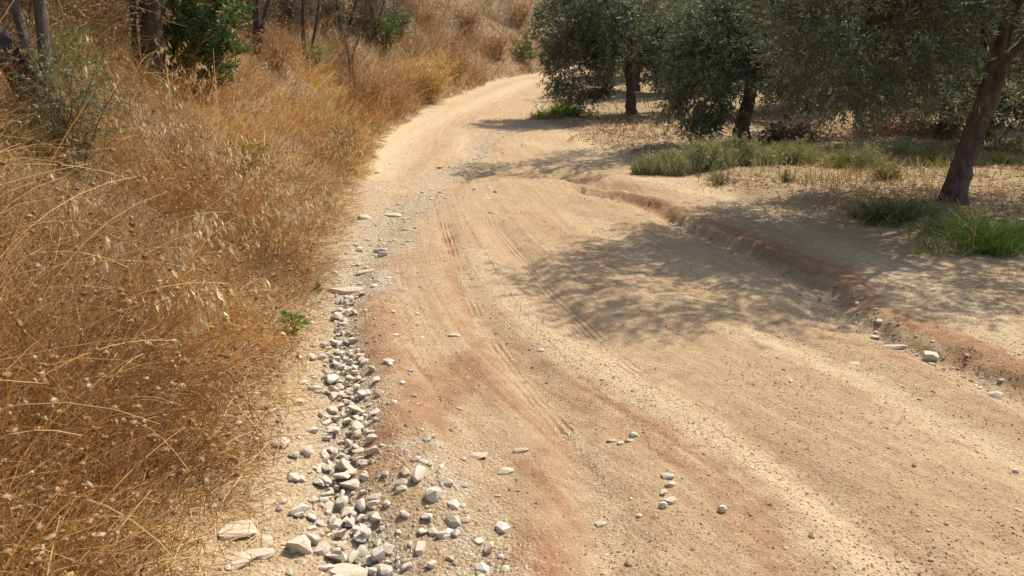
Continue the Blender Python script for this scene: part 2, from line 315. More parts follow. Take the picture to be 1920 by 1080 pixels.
fx = GX.ravel()[F].mean(1); fy = GY.ravel()[F].mean(1)
where = np.where(fx < toe_x(fy), 0, np.where(fx > edge_x(fy), 2, 1))
for k, (nm, lb) in enumerate((('bank_slope', 'earth slope under dry grass left of the road'), ('dirt_road', 'rutted pale and reddish dirt track bending away'), ('ground', 'dry littered soil of the olive grove'))):
    f = F[where == k]; used, inv = np.unique(f, return_inverse=True); mb = MB()
    mb.add(np.stack([GX.ravel()[used], GY.ravel()[used], GZ.ravel()[used]], 1), quads=inv.reshape(-1, 4))
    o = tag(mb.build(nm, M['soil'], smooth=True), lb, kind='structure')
    for an, arr in (('red', A_red), ('pale', A_pale), ('gravel', A_gravel), ('straw', A_straw), ('lane', A_lane), ('road_u', A_u), ('road_v', A_v), ('tyre', A_tyre)):
        a = o.data.attributes.new(an, 'FLOAT', 'POINT'); a.data.foreach_set('value', arr.ravel()[used].astype(np.float32))

# ------------------------------------------------------------------ shape generators
def unit(v): return v / (np.linalg.norm(v, axis=-1, keepdims=True) + 1e-9)
def ribbons(mb, Pts, W, C, side=None):
    """N thin strips along N polylines: Pts (N,K,3), W (N,K) full widths, C (N,3) or (N,K,3)"""
    n, k, _ = Pts.shape
    if side is None: side = unit(np.cross(Pts[:, -1] - Pts[:, 0], rng.normal(size=(n, 3))))
    V = np.stack([Pts - side[:, None] * W[..., None] / 2, Pts + side[:, None] * W[..., None] / 2], 2).reshape(n, k * 2, 3)
    q = np.array([[2 * i, 2 * i + 1, 2 * i + 3, 2 * i + 2] for i in range(k - 1)])
    if C.ndim == 2: C = np.repeat(C[:, None], k, 1)
    mb.add(V.reshape(-1, 3), (q[None] + (np.arange(n) * 2 * k)[:, None, None]).reshape(-1, 4), C=np.repeat(C, 2, 1).reshape(-1, 3))
def blades(root, L, az, t0, curl, k):
    """curved centre lines: start tilt t0 from the vertical towards az, curling further over along the length"""
    n = len(root); s = np.linspace(0, 1, k); th = t0[:, None] + curl[:, None] * s[None]
    ds = L[:, None] / (k - 1); h = np.concatenate([np.zeros((n, 1)), np.cumsum(np.sin(th[:, :-1]) * ds, 1)], 1); v = np.concatenate([np.zeros((n, 1)), np.cumsum(np.cos(th[:, :-1]) * ds, 1)], 1)
    return root[:, None] + np.stack([h * np.cos(az)[:, None], h * np.sin(az)[:, None], v], -1)
def leaves(mb, base, d, L, W, C, fold=.12):
    n = len(base); nor = unit(np.cross(d, rng.normal(size=(n, 3)))); sd_ = np.cross(d, nor)
    mid = base + d * (L * .48)[:, None] + nor * (W * fold)[:, None]
    V = np.stack([base, mid - sd_ * (W / 2)[:, None], base + d * L[:, None], mid + sd_ * (W / 2)[:, None]], 1)
    mb.add(V.reshape(-1, 3), np.arange(n * 4).reshape(n, 4), C=np.repeat(C, 4, 0))
ICO = np.array([(0, 0, 1)] + [(math.cos(i * 1.2566) * .894, math.sin(i * 1.2566) * .894, .447) for i in range(5)] + [(math.cos(i * 1.2566 + .628) * .894, math.sin(i * 1.2566 + .628) * .894, -.447) for i in range(5)] + [(0, 0, -1)])
ICO_T = np.array([(0, 1 + i, 1 + (i + 1) % 5) for i in range(5)] + [(1 + i, 6 + i, 1 + (i + 1) % 5) for i in range(5)] + [(1 + (i + 1) % 5, 6 + i, 6 + (i + 1) % 5) for i in range(5)] + [(11, 6 + (i + 1) % 5, 6 + i) for i in range(5)])
OCT = np.array([(1, 0, 0), (0, 1, 0), (-1, 0, 0), (0, -1, 0), (0, 0, 1), (0, 0, -1)], float)
OCT_T = np.array([(0, 1, 4), (1, 2, 4), (2, 3, 4), (3, 0, 4), (1, 0, 5), (2, 1, 5), (3, 2, 5), (0, 3, 5)])
def lumps(mb, cen, size, C, tmpl=(ICO, ICO_T), jitter=.25, flat=.65):
    T, F_ = tmpl; n = len(cen); a = rng.uniform(0, 6.28, n); ca, sa = np.cos(a), np.sin(a)
    V = T[None] * (1 + rng.uniform(-jitter, jitter, (n, len(T), 1))) * size[:, None, None] * np.stack([rng.uniform(.8, 1.35, n), rng.uniform(.65, 1.0, n), np.full(n, flat) * rng.uniform(.8, 1.2, n)], -1)[:, None]
    V = np.stack([V[..., 0] * ca[:, None] - V[..., 1] * sa[:, None], V[..., 0] * sa[:, None] + V[..., 1] * ca[:, None], V[..., 2]], -1) + cen[:, None]
    mb.add(V.reshape(-1, 3), tris=(F_[None] + (np.arange(n) * len(T))[:, None, None]).reshape(-1, 3), C=np.repeat(C, len(T), 0))
def tube(mb, pts, rad, sides=8, C=(1, 1, 1), knob=0.0, seed=0, n=5):
    p = smooth_line(np.column_stack([pts, rad]), n); c = p[:, :3]; r = np.maximum(p[:, 3], .002)
    t = unit(np.gradient(c, axis=0)); ref = np.array([.31, .17, .93]) if abs(t[0][2]) < .8 else np.array([1., .2, 0])
    u = unit(np.cross(t, ref)); v = np.cross(t, u); a = np.linspace(0, 2 * np.pi, sides, endpoint=False)
    rr = r[:, None] * (1 + knob * (1.4 * vnoise(a[None] * 1.4 + seed, np.arange(len(c))[:, None] * .45, seed) + .6 * np.sin(a * 3 + seed)[None] * .5))
    V = c[:, None] + rr[..., None] * (u[:, None] * np.cos(a)[None, :, None] + v[:, None] * np.sin(a)[None, :, None])
    q = [[i * sides + j, i * sides + (j + 1) % sides, (i + 1) * sides + (j + 1) % sides, (i + 1) * sides + j] for i in range(len(c) - 1) for j in range(sides)]
    k = len(c) * sides; V = np.vstack([V.reshape(-1, 3), c[-1:]])
    mb.add(V, q, [[k - sides + j, k - sides + (j + 1) % sides, k] for j in range(sides)], C=C)
def tint(n, cols, wts=None, var=.18):
    c = np.array(cols)[rng.choice(len(cols), n, p=None if wts is None else np.array(wts) / sum(wts))]
    return np.clip(c * rng.uniform(1 - var, 1 + var, (n, 1)) * rng.uniform(.94, 1.06, (n, 3)), 0, .9)
def ellipsoid_pts(n, c, r, inner=.5):
    d = unit(rng.normal(size=(n, 3))); return np.array(c) + d * rng.uniform(inner, 1, (n, 1)) ** .6 * np.array(r), d

# ------------------------------------------------------------------ stones of the ditch and the road
def rock_mesh(seed, mat, n=14, rough=.1, soft=1):
    """a broken limestone lump: hull of random points, edges worn round, skin roughened"""
    r = random.Random(seed); bm = bmesh.new(); off = Vector((seed * 1.7, seed * .3, 0))
    for _ in range(n):
        v = Vector((r.gauss(0, 1), r.gauss(0, 1), r.gauss(0, 1))).normalized() * r.uniform(.8, 1.05)
        bm.verts.new((max(-.85, min(.85, v.x)), max(-.78, min(.78, v.y)), max(-.66, min(.66, v.z))))
    bmesh.ops.convex_hull(bm, input=bm.verts)
    bmesh.ops.delete(bm, geom=[v for v in bm.verts if not v.link_faces], context='VERTS')
    bmesh.ops.subdivide_edges(bm, edges=bm.edges, cuts=2, use_grid_fill=True)
    bmesh.ops.triangulate(bm, faces=bm.faces)
    for _ in range(soft): bmesh.ops.smooth_vert(bm, verts=bm.verts, factor=.32, use_axis_x=True, use_axis_y=True, use_axis_z=True)
    for v in bm.verts: v.co *= 1.06 + rough * (mnoise.noise(v.co * 1.6 + off) * 1.6 + mnoise.noise(v.co * 4.5 + off))
    me = bpy.data.meshes.new('stone'); bm.to_mesh(me); bm.free()
    me.polygons.foreach_set('use_smooth', np.ones(len(me.polygons), bool)); me.set_sharp_from_angle(angle=.62)
    me.materials.append(mat); return me
ROCKS = [rock_mesh(100 + k, M['limestone']) for k in range(14)]
SLABS = [rock_mesh(300 + k, M['slab'], 18, .08, 1) for k in range(8)]
def rock(name, me, x, y, size, label, cat='stone', group=None, sink=.3, rz=None, tilt=.35, lift=0):
    o = bpy.data.objects.new(name, me); col.objects.link(o); o.scale = size
    o.rotation_euler = (random.uniform(-tilt, tilt), random.uniform(-tilt, tilt), random.uniform(0, 6.28) if rz is None else rz)
    o.location = (x, y, Hs(x, y) + size[2] * (.72 - sink * 1.4) + lift); return tag(o, label, cat, group)
heap = smooth_line(DITCH[:7], 12); placed = []
arc = np.concatenate([[0], np.cumsum(np.hypot(*np.diff(heap, axis=0).T))])
zones = [(2.42, 'level with the flat cream slabs'), (2.7, 'level with the blocky cube-like stone'), (2.95, 'level with the dark jagged cobble'), (3.35, 'level with the reddish dusted stone'), (3.75, 'beside the lower red clay patch'),
         (4.1, 'beside the upper red clay'), (4.6, 'below the bright green weed'), (4.95, 'level with the bright green weed'), (99, 'between green weed and long cream rock')]
DENS = [(0, .25), (.3, .23), (.5, .14), (.8, .11), (1.2, .13), (1.5, .11), (1.9, .13), (2.3, .12), (2.6, .06), (2.75, .025), (2.95, .11), (3.15, .03), (3.35, .10), (3.6, .02)]
tries = 0
while len(placed) < 296 and tries < 40000:
    tries += 1; s = random.uniform(.05, 3.6); half = np.interp(s, *zip(*DENS))
    if random.random() > half / .15: continue
    i = np.searchsorted(arc, s); c0 = heap[min(i, len(heap) - 1)]; off = random.gauss(0, .55) * half + (.04 if s < .4 else 0)
    x = c0[0] + off; y = c0[1] + random.uniform(-.06, .06); big = random.random()
    r = random.uniform(.019, .031) if big < .62 else (random.uniform(.031, .043) if big < .8 else random.uniform(.011, .019))
    if s < .45 and off > .08: r *= .6
    near = [(q, math.hypot(q[0] - x, q[1] - y)) for q in placed if abs(q[1] - y) < .2]
    lay1 = all(d > .84 * (q[2] + r) for q, d in near if q[3] == 0); lift = 0
    if not lay1:
        under = [q for q, d in near if d < q[2] + r]
        if len(placed) < 110 or any(q[3] for q in under) or len(under) < 2 or abs(off) > half * .7: continue
        lift = .72 * np.mean([q[2] for q in under]); r *= .9
    placed.append((x, y, r, lift)); zn = next(z for z in zones if y <= z[0]); ln = random.uniform(1.05, 1.6); th = random.uniform(.6, .92)
    words = ('large' if r > .033 else ('small' if r < .021 else 'medium'), 'long' if ln > 1.42 else ('flat' if th < .7 else ('blocky' if ln < 1.2 else 'rounded')),
             'on top' if lift else 'bedded', 'left side' if off < -.45 * half else ('right side' if off > .45 * half else 'centre'))
    rock('ditch_stone', random.choice(ROCKS), x, y, (r * ln, r * random.uniform(.85, 1.1), r * th),
         f'{words[0]} {words[1]} limestone {words[2]}, {words[3]} of ditch, {zn[1]}', 'stone', 'pale limestones in the roadside ditch', .2, lift=lift)
# single stones that stand out
for (x, y), sc, rz, kind, lb in [
    ((-0.58, 2.27), (.10, .06, .022), .1, 1, 'broad flat cream stone at the bottom edge below the heap'),
    ((-0.98, 2.43), (.085, .065, .022), .5, 1, 'large flat cream slab bedded beside the grass, bottom left'),
    ((-0.87, 2.32), (.06, .045, .02), .2, 1, 'small flat cream slab between grass and ditch, right of two'),
    ((-0.92, 2.26), (.07, .045, .018), 1.0, 1, 'flat cream slab at the bottom edge nearest the grass'),
    ((-0.87, 2.39), (.05, .035, .016), 2.0, 1, 'thin cream flake beside the large flat slab'),
    ((-0.75, 2.37), (.052, .045, .046), .3, 0, 'blocky cube-like grey stone standing apart left of the near heap'),
    ((-0.81, 2.61), (.05, .04, .035), .8, 0, 'grey stone on pale soil left of the ditch, above the blocky one'),
    ((-1.03, 3.10), (.055, .03, .022), 2.6, 1, 'flat cream stone lying at the grass edge beside the ditch'),
    ((-1.26, 5.63), (.17, .07, .055), .2, 1, 'long layered cream rock at the upper end of the stone ditch'),
    ((-0.61, 3.07), (.05, .028, .03), .1, 0, 'reddish dusted stone on the clay right of the ditch'),
    ((-0.36, 2.78), (.05, .04, .038), 1.1, 0, 'grey-brown cobble alone on the gravel right of the heap'),
    ((-0.30, 2.65), (.042, .036, .04), .4, 0, 'dark grey jagged cobble right of the near heap'),
    ((-0.25, 2.46), (.03, .025, .02), .4, 0, 'small tan stone between heap and red clay'),
    ((-0.08, 2.37), (.03, .024, .03), .9, 0, 'tan stone at the lower edge of the red clay'),
    ((-0.03, 2.94), (.045, .03, .018), .4, 1, 'white stone embedded in the road right of the heap'),
    ((-0.16, 3.06), (.06, .03, .016), .1, 1, 'flat whitish stone flush with the road surface'),
    ((0.04, 3.11), (.04, .02, .014), .1, 1, 'thin whitish stone flush with the road, right of another'),
    ((0.34, 2.61), (.026, .02, .012), .2, 1, 'lone small white chip on the sandy wheel track'),
    ((0.45, 3.19), (.026, .015, .01), .2, 1, 'leftmost flat chip of a little group on the road'),
    ((0.49, 3.17), (.024, .014, .01), .5, 1, 'lowest flat chip of a little group on the road'),
    ((0.53, 3.19), (.026, .014, .011), .3, 1, 'middle flat chip of a little group on the road'),
    ((0.56, 3.25), (.025, .02, .016), .1, 0, 'upper right grey chip of a little group on the road'),
    ((0.64, 2.86), (.032, .022, .02), .1, 1, 'white topmost stone in a short row on the road'),
    ((0.64, 2.80), (.03, .02, .016), .7, 1, 'second white stone in a short row on the road'),
    ((0.60, 2.74), (.022, .018, .014), .7, 0, 'grey stone left in the short row on the road'),
    ((0.61, 2.68), (.034, .028, .02), .4, 1, 'largest white stone, lowest of a short row on the road'),
    ((0.58, 2.64), (.022, .018, .018), .4, 0, 'small grey stone at the foot of the short row on the road'),
    ((-0.37, 4.70), (.05, .025, .014), .2, 1, 'white chip on the road by the red clay ridge'),
    ((2.48, 4.70), (.14, .06, .045), .1, 1, 'flat elongated cream rock in the right-hand gully'),
    ((2.57, 4.46), (.078, .058, .055), .4, 0, 'rounded grey rock in the right-hand gully beside the flat one'),
    ((2.40, 4.85), (.045, .028, .022), .2, 0, 'dark grey stone in the gully just above the flat rock'),
    ((2.58, 3.82), (.05, .035, .03), .2, 0, 'small stone low in the gully at the right picture edge'),
    ((2.00, 4.26), (.05, .025, .009), .2, 1, 'pale chip pressed into the road left of the gully'),
    ((0.17, 4.41), (.03, .022, .014), .2, 1, 'small tan chip on the pale wheel track'),
    ((-1.68, 8.71), (.095, .07, .05), .3, 1, 'white rock in the gravel wash beside the dry grass'),
    ((-1.41, 9.09), (.14, .07, .03), .2, 1, 'broad white stone slab in the middle of the gravel wash'),
    ((-1.11, 8.12), (.11, .035, .02), 2.7, 1, 'splintered white stone lying slantwise in the gravel wash'),
    ((-1.24, 7.18), (.10, .035, .03), .1, 1, 'long pale stone above the red clay in the gravel wash'),
    ((-1.19, 6.95), (.06, .035, .04), .3, 0, 'dark stone below the long pale one in the gravel wash'),
    ((-1.21, 6.19), (.09, .05, .02), .3, 1, 'flat pale stone at the grass edge above the ditch'),
    ((-0.22, 9.13), (.07, .035, .018), .1, 1, 'small white stone alone on the upper road'),
    ((-0.23, 10.90), (.04, .03, .03), .1, 0, 'dark clod alone on the upper road crown'),
    ((-1.27, 13.66), (.06, .05, .04), .1, 0, 'grey stone at the gravel wash bend'),
    ((-2.23, 12.86), (.06, .05, .04), .7, 0, 'dark stone on the pale road by the dry grass'),
    ((1.89, 8.57), (.08, .05, .04), .4, 0, 'grey stone in the gully near the shadow edge'),
    ((5.25, 13.73), (.1, .08, .16), .3, 1, 'pale pointed stone standing in the yellow grass under the olives'),
    ((-0.36, 3.17), (.022, .018, .02), .2, 0, 'small dark stone on the red clay'),
    ((0.80, 2.61), (.022, .02, .02), .2, 0, 'small reddish clod on the lower road'),
    ((2.15, 2.97), (.02, .017, .016), .2, 0, 'small grey stone on the pale track at the right edge')]:
    rock('stone', random.choice(SLABS if kind else ROCKS), x, y, sc, lb, 'stone', None, .36 if kind else .26, rz, .12)

# ------------------------------------------------------------------ gravel: grit and pebbles nobody could count
PYR = np.array([(1, 0, -.3), (-.5, .87, -.3), (-.5, -.87, -.3), (.1, 0, .75)]); PYR_T = np.array([(0, 1, 3), (1, 2, 3), (2, 0, 3)])
mb = MB()
def scatter(n, y0, y1, smin, smax, cols, acc, big=False, tmpl=(OCT, OCT_T)):
    y = y0 * (y1 / y0) ** rng.random(n); x = toe_x(y) - .15 + rng.random(n) * (edge_x(y) - toe_x(y) + .4)
    k = (rng.random(n) < acc(x, y)) & (np.abs(x) < .72 * y + .4); x, y = x[k], y[k]; s = smin * (smax / smin) ** (rng.random(len(x)) ** 2.2)
    lumps(mb, np.stack([x, y, H(x, y) + s * .12], 1), s, tint(len(x), cols, var=.25), tmpl)
def grit(x, y):
    u = (x - road_x(y)); return np.clip(.42 + .55 * fbm(u * 2.6, y * .35, 61, 3) + .5 * fbm(x * 2, y * 2, 63, 3), .08, 1)
def washes(x, y):
    a = line_dist(x, y, [(-1.23, 5.51), (-1.36, 7.13), (-1.34, 9.16), (-1.15, 10.41), (-0.65, 15.95), (0.00, 21.69)])[0]; b_ = line_dist(x, y, [(-0.38, 3.08), (-0.22, 2.61), (-0.14, 2.19)])[0]
    c_ = line_dist(x, y, DITCH[:7])[0]; d_ = line_dist(x, y, GULLY[:6])[0]
    return np.clip(np.exp(-(a / .4) ** 2) + .8 * np.exp(-(b_ / .2) ** 2) + np.exp(-(c_ / .34) ** 2) + .7 * np.exp(-(d_ / .12) ** 2), 0, 1)
TAN = [(.42, .29, .16), (.50, .37, .21), (.33, .20, .10), (.38, .23, .13)]
scatter(150000, 1.7, 12, .004, .0095, TAN + [(.5, .38, .23)], grit, tmpl=(PYR, PYR_T))
scatter(12000, 1.7, 16, .0045, .0115, TAN + [(.5, .38, .23)], grit)
scatter(3000, 1.7, 20, .006, .015, TAN + [(.5, .41, .29)], grit, tmpl=(ICO, ICO_T))
scatter(44000, 1.7, 22, .004, .014, [(.42, .33, .22), (.46, .37, .26), (.35, .26, .16), (.40, .28, .16)], washes)
scatter(5000, 1.7, 22, .014, .034, [(.48, .40, .3), (.55, .47, .36), (.42, .34, .24)], washes, tmpl=(ICO, ICO_T))
def lip(x, y): return np.exp(-(line_dist(x, y, GULLY)[0] / .16) ** 2) * np.clip(.4 + 2 * fbm(x * 3, y * 3, 65, 3), 0, 1)
scatter(26000, 3, 12, .006, .018, [(.34, .2, .115), (.29, .165, .09), (.42, .29, .17)], lip, tmpl=(ICO, ICO_T))
tag(mb.build('gravel', M['pebble']), 'loose tan grit and pebbles scattered over the dirt track', 'gravel', kind='stuff')

# ------------------------------------------------------------------ dry grass of the bank
STRAW = [(.40, .205, .058), (.29, .135, .04), (.50, .30, .09), (.60, .42, .17), (.19, .09, .032), (.46, .30, .12), (.40, .31, .09), (.60, .42, .15), (.54, .34, .10)]
bare = [((-2.87, 4.35), .4), ((-3.92, 12.13), .5), ((-3.28, 10.97), .5), ((-2.97, 10.45), .4)]
def cover(x, y):
    d = bank_d(x, y); v = np.clip((d + .08 + .25 * fbm(x * 1.7, y * 1.7, 71, 3)) / .3, 0, 1) * np.clip(.85 + .7 * fbm(x * 1.1, y * 1.1, 73, 3), .25, 1)
    for (bx, by), r in bare: v = v * (1 - .7 * np.exp(-(((x - bx) / r) ** 2 + ((y - by) / (r * 1.5)) ** 2)))
    return v
def bank_pts(n, y0, y1, dmax, cov=cover):
    y = y0 * (y1 / y0) ** rng.random(n); d = -.12 + rng.random(n) ** 1.1 * (dmax + .12)
    m = toe_x(y + .5) - toe_x(y - .5); x = toe_x(y) - d * np.sqrt(1 + m * m)
    k = (rng.random(n) < cov(x, y)) & (x > -.78 * y - 1.0); x, y = x[k], y[k]
    return np.stack([x, y, H(x, y)], 1), bank_d(x, y)
def hue(p, seed, A, B_):
    t = np.clip(.5 + 1.3 * fbm(p[:, 0] * .8, p[:, 1] * .8, seed, 3), 0, 1)[:, None]; return A * (1 - t) + B_ * t
def paint(mb, P_, W, C, d):
    t = (np.clip((d - 1.4) / 2.4, 0, 1) * np.clip(.7 + 1.2 * fbm(P_[:, 0, 0] * .5, P_[:, 0, 1] * .5, 97, 3), 0, 1))[:, None]     # blade colours turn duller and darker higher up
    ribbons(mb, P_, W, C * (1 - t) + t * (C.mean(1, keepdims=True) * .85 * np.array([1.25, .95, .6])))
mb = MB()
def grass(n, y0, y1, dmax, lmin, lmax, wd, k, cols, tilt=(.1, .9), curl=(.2, 1.6), spread=1.9, wts=None, lf=1.5, la=1.1, cov=cover):
    p, d = bank_pts(n, y0, y1, dmax, cov); m_ = len(p); g = np.clip((d + .15) / .7, .25, 1)
    lump = np.clip(.95 + la * fbm(p[:, 0] * lf, p[:, 1] * lf, 83, 3), .4, 1.9)
    L = rng.uniform(lmin, lmax, m_) * g * lump; az = -.35 + 5.0 * fbm(p[:, 0] * .9, p[:, 1] * .9, 87, 2) + rng.normal(0, spread * .6, m_)
    P_ = blades(p - np.array([0, 0, .01]), L, az, rng.uniform(*tilt, m_), rng.uniform(*curl, m_), k)
    W = wd * rng.uniform(.6, 1.5, (m_, 1)) * np.linspace(1, .35, k)[None] * np.clip(p[:, 1:2] / 6, 1, 9) ** .75
    paint(mb, P_, W, hue(p, 81, tint(m_, cols, wts), tint(m_, [(.34, .15, .042), (.46, .24, .07)], None)) * rng.choice([1.15, 1, .6], (m_, 1)) * np.clip(1 + .9 * fbm(p[:, :1] * 1.3, p[:, 1:2] * 1.3, 89, 3), .55, 1.5), d)
grass(46000, 1.2, 9, 4.2, .28, .72, .0030, 6, STRAW)                                   # near thatch
grass(16000, 1.2, 9, 4.2, .20, .45, .0022, 4, [(.36, .17, .05), (.25, .11, .035), (.5, .33, .13)], (.5, 1.5), (0, .9), 3)   # tangled, lying twigs
grass(3400, 1.2, 10, 4.2, .45, .95, .0058, 8, [(.62, .43, .18), (.55, .35, .12), (.68, .52, .27)], (.3, 1.2), (.2, 1.5), 2.4)   # long pale straws lying over
grass(9000, 2.5, 16, 3.2, .3, .7, .0034, 6, [(.64, .46, .18), (.58, .40, .14), (.68, .53, .26)], spread=1.4, cov=lambda x, y: np.clip(cover(x, y) * (2.6 * fbm(x * 1.0, y * .8, 64, 2) + .05), 0, 1))   # golden clumps
grass(40000, 9, 24, 8, .3, .85, .0034, 5, STRAW, spread=1.8, lf=1.0, la=1.7)
grass(44000, 22, 62, 13, .35, 1.0, .0044, 4, [(.44, .27, .12), (.36, .2, .085), (.52, .36, .19), (.58, .44, .26), (.27, .155, .07)], spread=2.2, lf=.6, la=2.0)  # far blades; their muted colours paint in the haze of distance
# short broken straw lying on the soil along the foot of the bank
p, d = bank_pts(26000, 1.3, 24, .9, lambda x, y: np.clip((bank_d(x, y) + .22 + .25 * fbm(x * 2.5, y * 2.5, 75, 3)) / .3, 0, 1)); n_ = len(p)
ribbons(mb, blades(p + np.array([0, 0, .012]), rng.uniform(.04, .16, n_), rng.uniform(0, 6.28, n_), rng.uniform(1.2, 1.75, n_), rng.uniform(-.3, .3, n_), 3), np.full((n_, 3), .0028) * np.clip(p[:, 1:2] / 5, 1, 5) ** .8, tint(n_, [(.5, .34, .15), (.6, .45, .22), (.38, .22, .08)]))
tag(mb.build('dry_grass', M['straw']), 'dense orange-brown dry grass covering the bank', 'dry grass', kind='stuff')
# dried flower heads standing in the near grass
mb = MB(); p, d = bank_pts(3400, 1.3, 8, 2.6); n_ = len(p); L = rng.uniform(.25, .58, n_) * np.clip((d + .1) / .5, .3, 1)
P_ = blades(p, L, rng.uniform(0, 6.28, n_), rng.uniform(0, .5, n_), rng.uniform(0, .7, n_), 4)
ribbons(mb, P_, np.full((n_, 4), .0024), tint(n_, [(.33, .17, .06)])); hs = rng.uniform(.007, .0155, n_)
lumps(mb, P_[:, -1], hs, tint(n_, [(.30, .16, .06), (.36, .22, .09), (.44, .3, .14)]), (ICO, ICO_T), .2, .85)
i_ = np.repeat(np.arange(n_), 7); dr = unit(rng.normal(size=(len(i_), 3)) + np.array([0, 0, .4]))
leaves(mb, P_[i_, -1] + dr * hs[i_][:, None] * .6, dr, hs[i_] * .9, hs[i_] * .5, tint(len(i_), [(.32, .18, .07), (.4, .26, .12)]))
tag(mb.build('seed_heads', M['straw']), 'small round brown dried flower heads through the near grass', 'seed heads', kind='stuff')
# wild oats: bowed stalks with hanging pale husks
def oats(mb, p, L, az, t0, curl, hang=(7, 13), size=1.0):
    n_ = len(p); P_ = blades(p, L, az, t0, curl, 9); ribbons(mb, P_, np.linspace(.0042, .0016, 9)[None] * np.ones((n_, 1)) * size, tint(n_, [(.55, .37, .15), (.6, .44, .2)]))
    cnt = rng.integers(*hang, n_); i_ = np.repeat(np.arange(n_), cnt); s = rng.uniform(.55, 1, len(i_)) * 8; a = np.minimum(s.astype(int), 7); f = (s - a)[:, None]
    q = P_[i_, a] * (1 - f) + P_[i_, a + 1] * f; off = rng.normal(size=(len(q), 3)) * .016 * size; off[:, 2] = -np.abs(off[:, 2]) * 1.6
    dr = unit(np.stack([rng.normal(.1, .22, len(q)), rng.normal(0, .22, len(q)), -np.ones(len(q))], 1)); ll = rng.uniform(.034, .058, len(q)) * size
    cc = tint(len(q), [(.66, .53, .29), (.58, .42, .19), (.70, .60, .38)], None, .12)
    for _ in range(2): leaves(mb, q + off, dr, ll, ll * .26, cc, .5)
    leaves(mb, q, unit(off), np.linalg.norm(off, axis=1), np.full(len(q), .0015), cc * .8)
mb = MB(); p, d = bank_pts(3600, 3.0, 20, 5.5, lambda x, y: np.clip(cover(x, y) * (.15 + 3.4 * fbm(x * 1.1, y * 1.1, 91, 2)) * (bank_d(x, y) > .25), 0, 1)); n_ = len(p)
oats(mb, p, rng.uniform(.5, .85, n_), rng.normal(-.4, 1.2, n_), rng.uniform(0, .4, n_), rng.uniform(.7, 1.9, n_), size=1.15)
tag(mb.build('wild_oats', M['straw']), 'pale husks of wild oats hanging all over the bank', 'wild oats', kind='stuff')
for (x, y), L, az, t0, cu, lb in [
    ((-3.74, 7.77), .85, .4, .2, .9, 'tall bowed oat stalk rising highest before the dark green bush'), ((-3.23, 7.46), .8, .1, .8, .5, 'long slanting oat stalk bending right across the bank middle'),
    ((-1.96, 3.21), .75, .5, .9, 1.0, 'oat stalk bowed low with a full row of pale husks, near grass'), ((-1.93, 3.58), .6, .1, 1.0, .7, 'oat stalk lying right with husks in a row, near grass'),
    ((-2.23, 4.30), .7, .6, .7, 1.1, 'oat stalk with bunched husks in the middle of the grass'), ((-2.29, 6.04), .55, .2, .8, .9, 'oat stalk with golden husks near the grass edge'),
    ((-2.22, 6.46), .6, .3, .7, 1.0, 'oat stalk with golden husks leaning to the road'), ((-3.99, 6.83), .7, .2, .4, 1.2, 'oat stalk with upright pale husks below the twin trunks')]:
    mb = MB(); z = Hs(x, y); e = empty('wild_oat_stalk', (x, y, z), lb, 'oat stalk', 'single wild oat stalks')
    oats(mb, np.zeros((1, 3)), np.array([L]), np.array([az]), np.array([t0]), np.array([cu]), (13, 17), 1.35); mb.build('stalk', M['straw'], e)

# ------------------------------------------------------------------ shrubs, weeds and trees of the bank
def wander(n, p0, d0, L, k, jit, up=0.0):
    P_ = [p0]; d = d0
    for _ in range(k - 1):
        d = unit(d + rng.normal(size=(n, 3)) * jit + np.array([0, 0, up])); P_.append(P_[-1] + d * (L / (k - 1))[:, None])
    return np.stack(P_, 1)
def shrub(name, xy, h, r, label, cat, nstem=14, nleaf=2600, leaf=(.05, .012), cols=((.06, .10, .03),), mat='leaf', stem=(.16, .10, .05), group=None, bend=.5, lean=(0, 0), side=9, jit=.25, twig=.004, sub=.5):
    x, y = xy; e = empty(name, (x, y, Hs(x, y) - .03), label, cat, group)
    az = rng.uniform(0, 6.28, nstem); sp_ = rng.uniform(0, 1, nstem) ** .6
    d0 = unit(np.stack([np.cos(az) * sp_ * bend * r / h * 2 + lean[0], np.sin(az) * sp_ * bend * r / h * 2 + lean[1], np.ones(nstem)], 1))
    k = 7; main = wander(nstem, rng.normal(size=(nstem, 3)) * np.array([r * .12, r * .12, 0]), d0, h * rng.uniform(.7, 1.08, nstem), k, jit * .5, .03)
    mb = MB(); sc = tint(nstem, [stem]); dist = max(1, math.hypot(x, y) / 9) ** .6
    for o_ in range(2): ribbons(mb, main, np.linspace(1, .3, k)[None] * np.full((nstem, 1), twig * 2.4 * dist), sc)
    ns = nstem * side; i_ = rng.integers(0, nstem, ns); s = rng.uniform(.15, .98, ns) * (k - 1); a = np.minimum(s.astype(int), k - 2); f = (s - a)[:, None]
    q = main[i_, a] * (1 - f) + main[i_, a + 1] * f; tdir = unit(main[i_, a + 1] - main[i_, a])
    sub_ = wander(ns, q, unit(tdir * .5 + unit(rng.normal(size=(ns, 3))) * .9), r * sub * rng.uniform(.5, 1.2, ns), 5, jit, .05)
    ribbons(mb, sub_, np.linspace(1, .4, 5)[None] * np.full((ns, 1), twig * dist), tint(ns, [stem]))
    mb.build('stems', M['straw'], e)
    if nleaf:
        mb = MB(); j = rng.integers(0, ns, nleaf); s = rng.uniform(.15, 1, nleaf) * 4; a = np.minimum(s.astype(int), 3); f = (s - a)[:, None]
        q = sub_[j, a] * (1 - f) + sub_[j, a + 1] * f; dr = unit(unit(sub_[j, a + 1] - sub_[j, a]) * .7 + unit(rng.normal(size=(nleaf, 3))) * .8)
        L = leaf[0] * rng.uniform(.6, 1.25, nleaf); leaves(mb, q, dr, L, L * leaf[1] / leaf[0], tint(nleaf, cols, None, .25)); mb.build('foliage', M[mat], e)
    return e
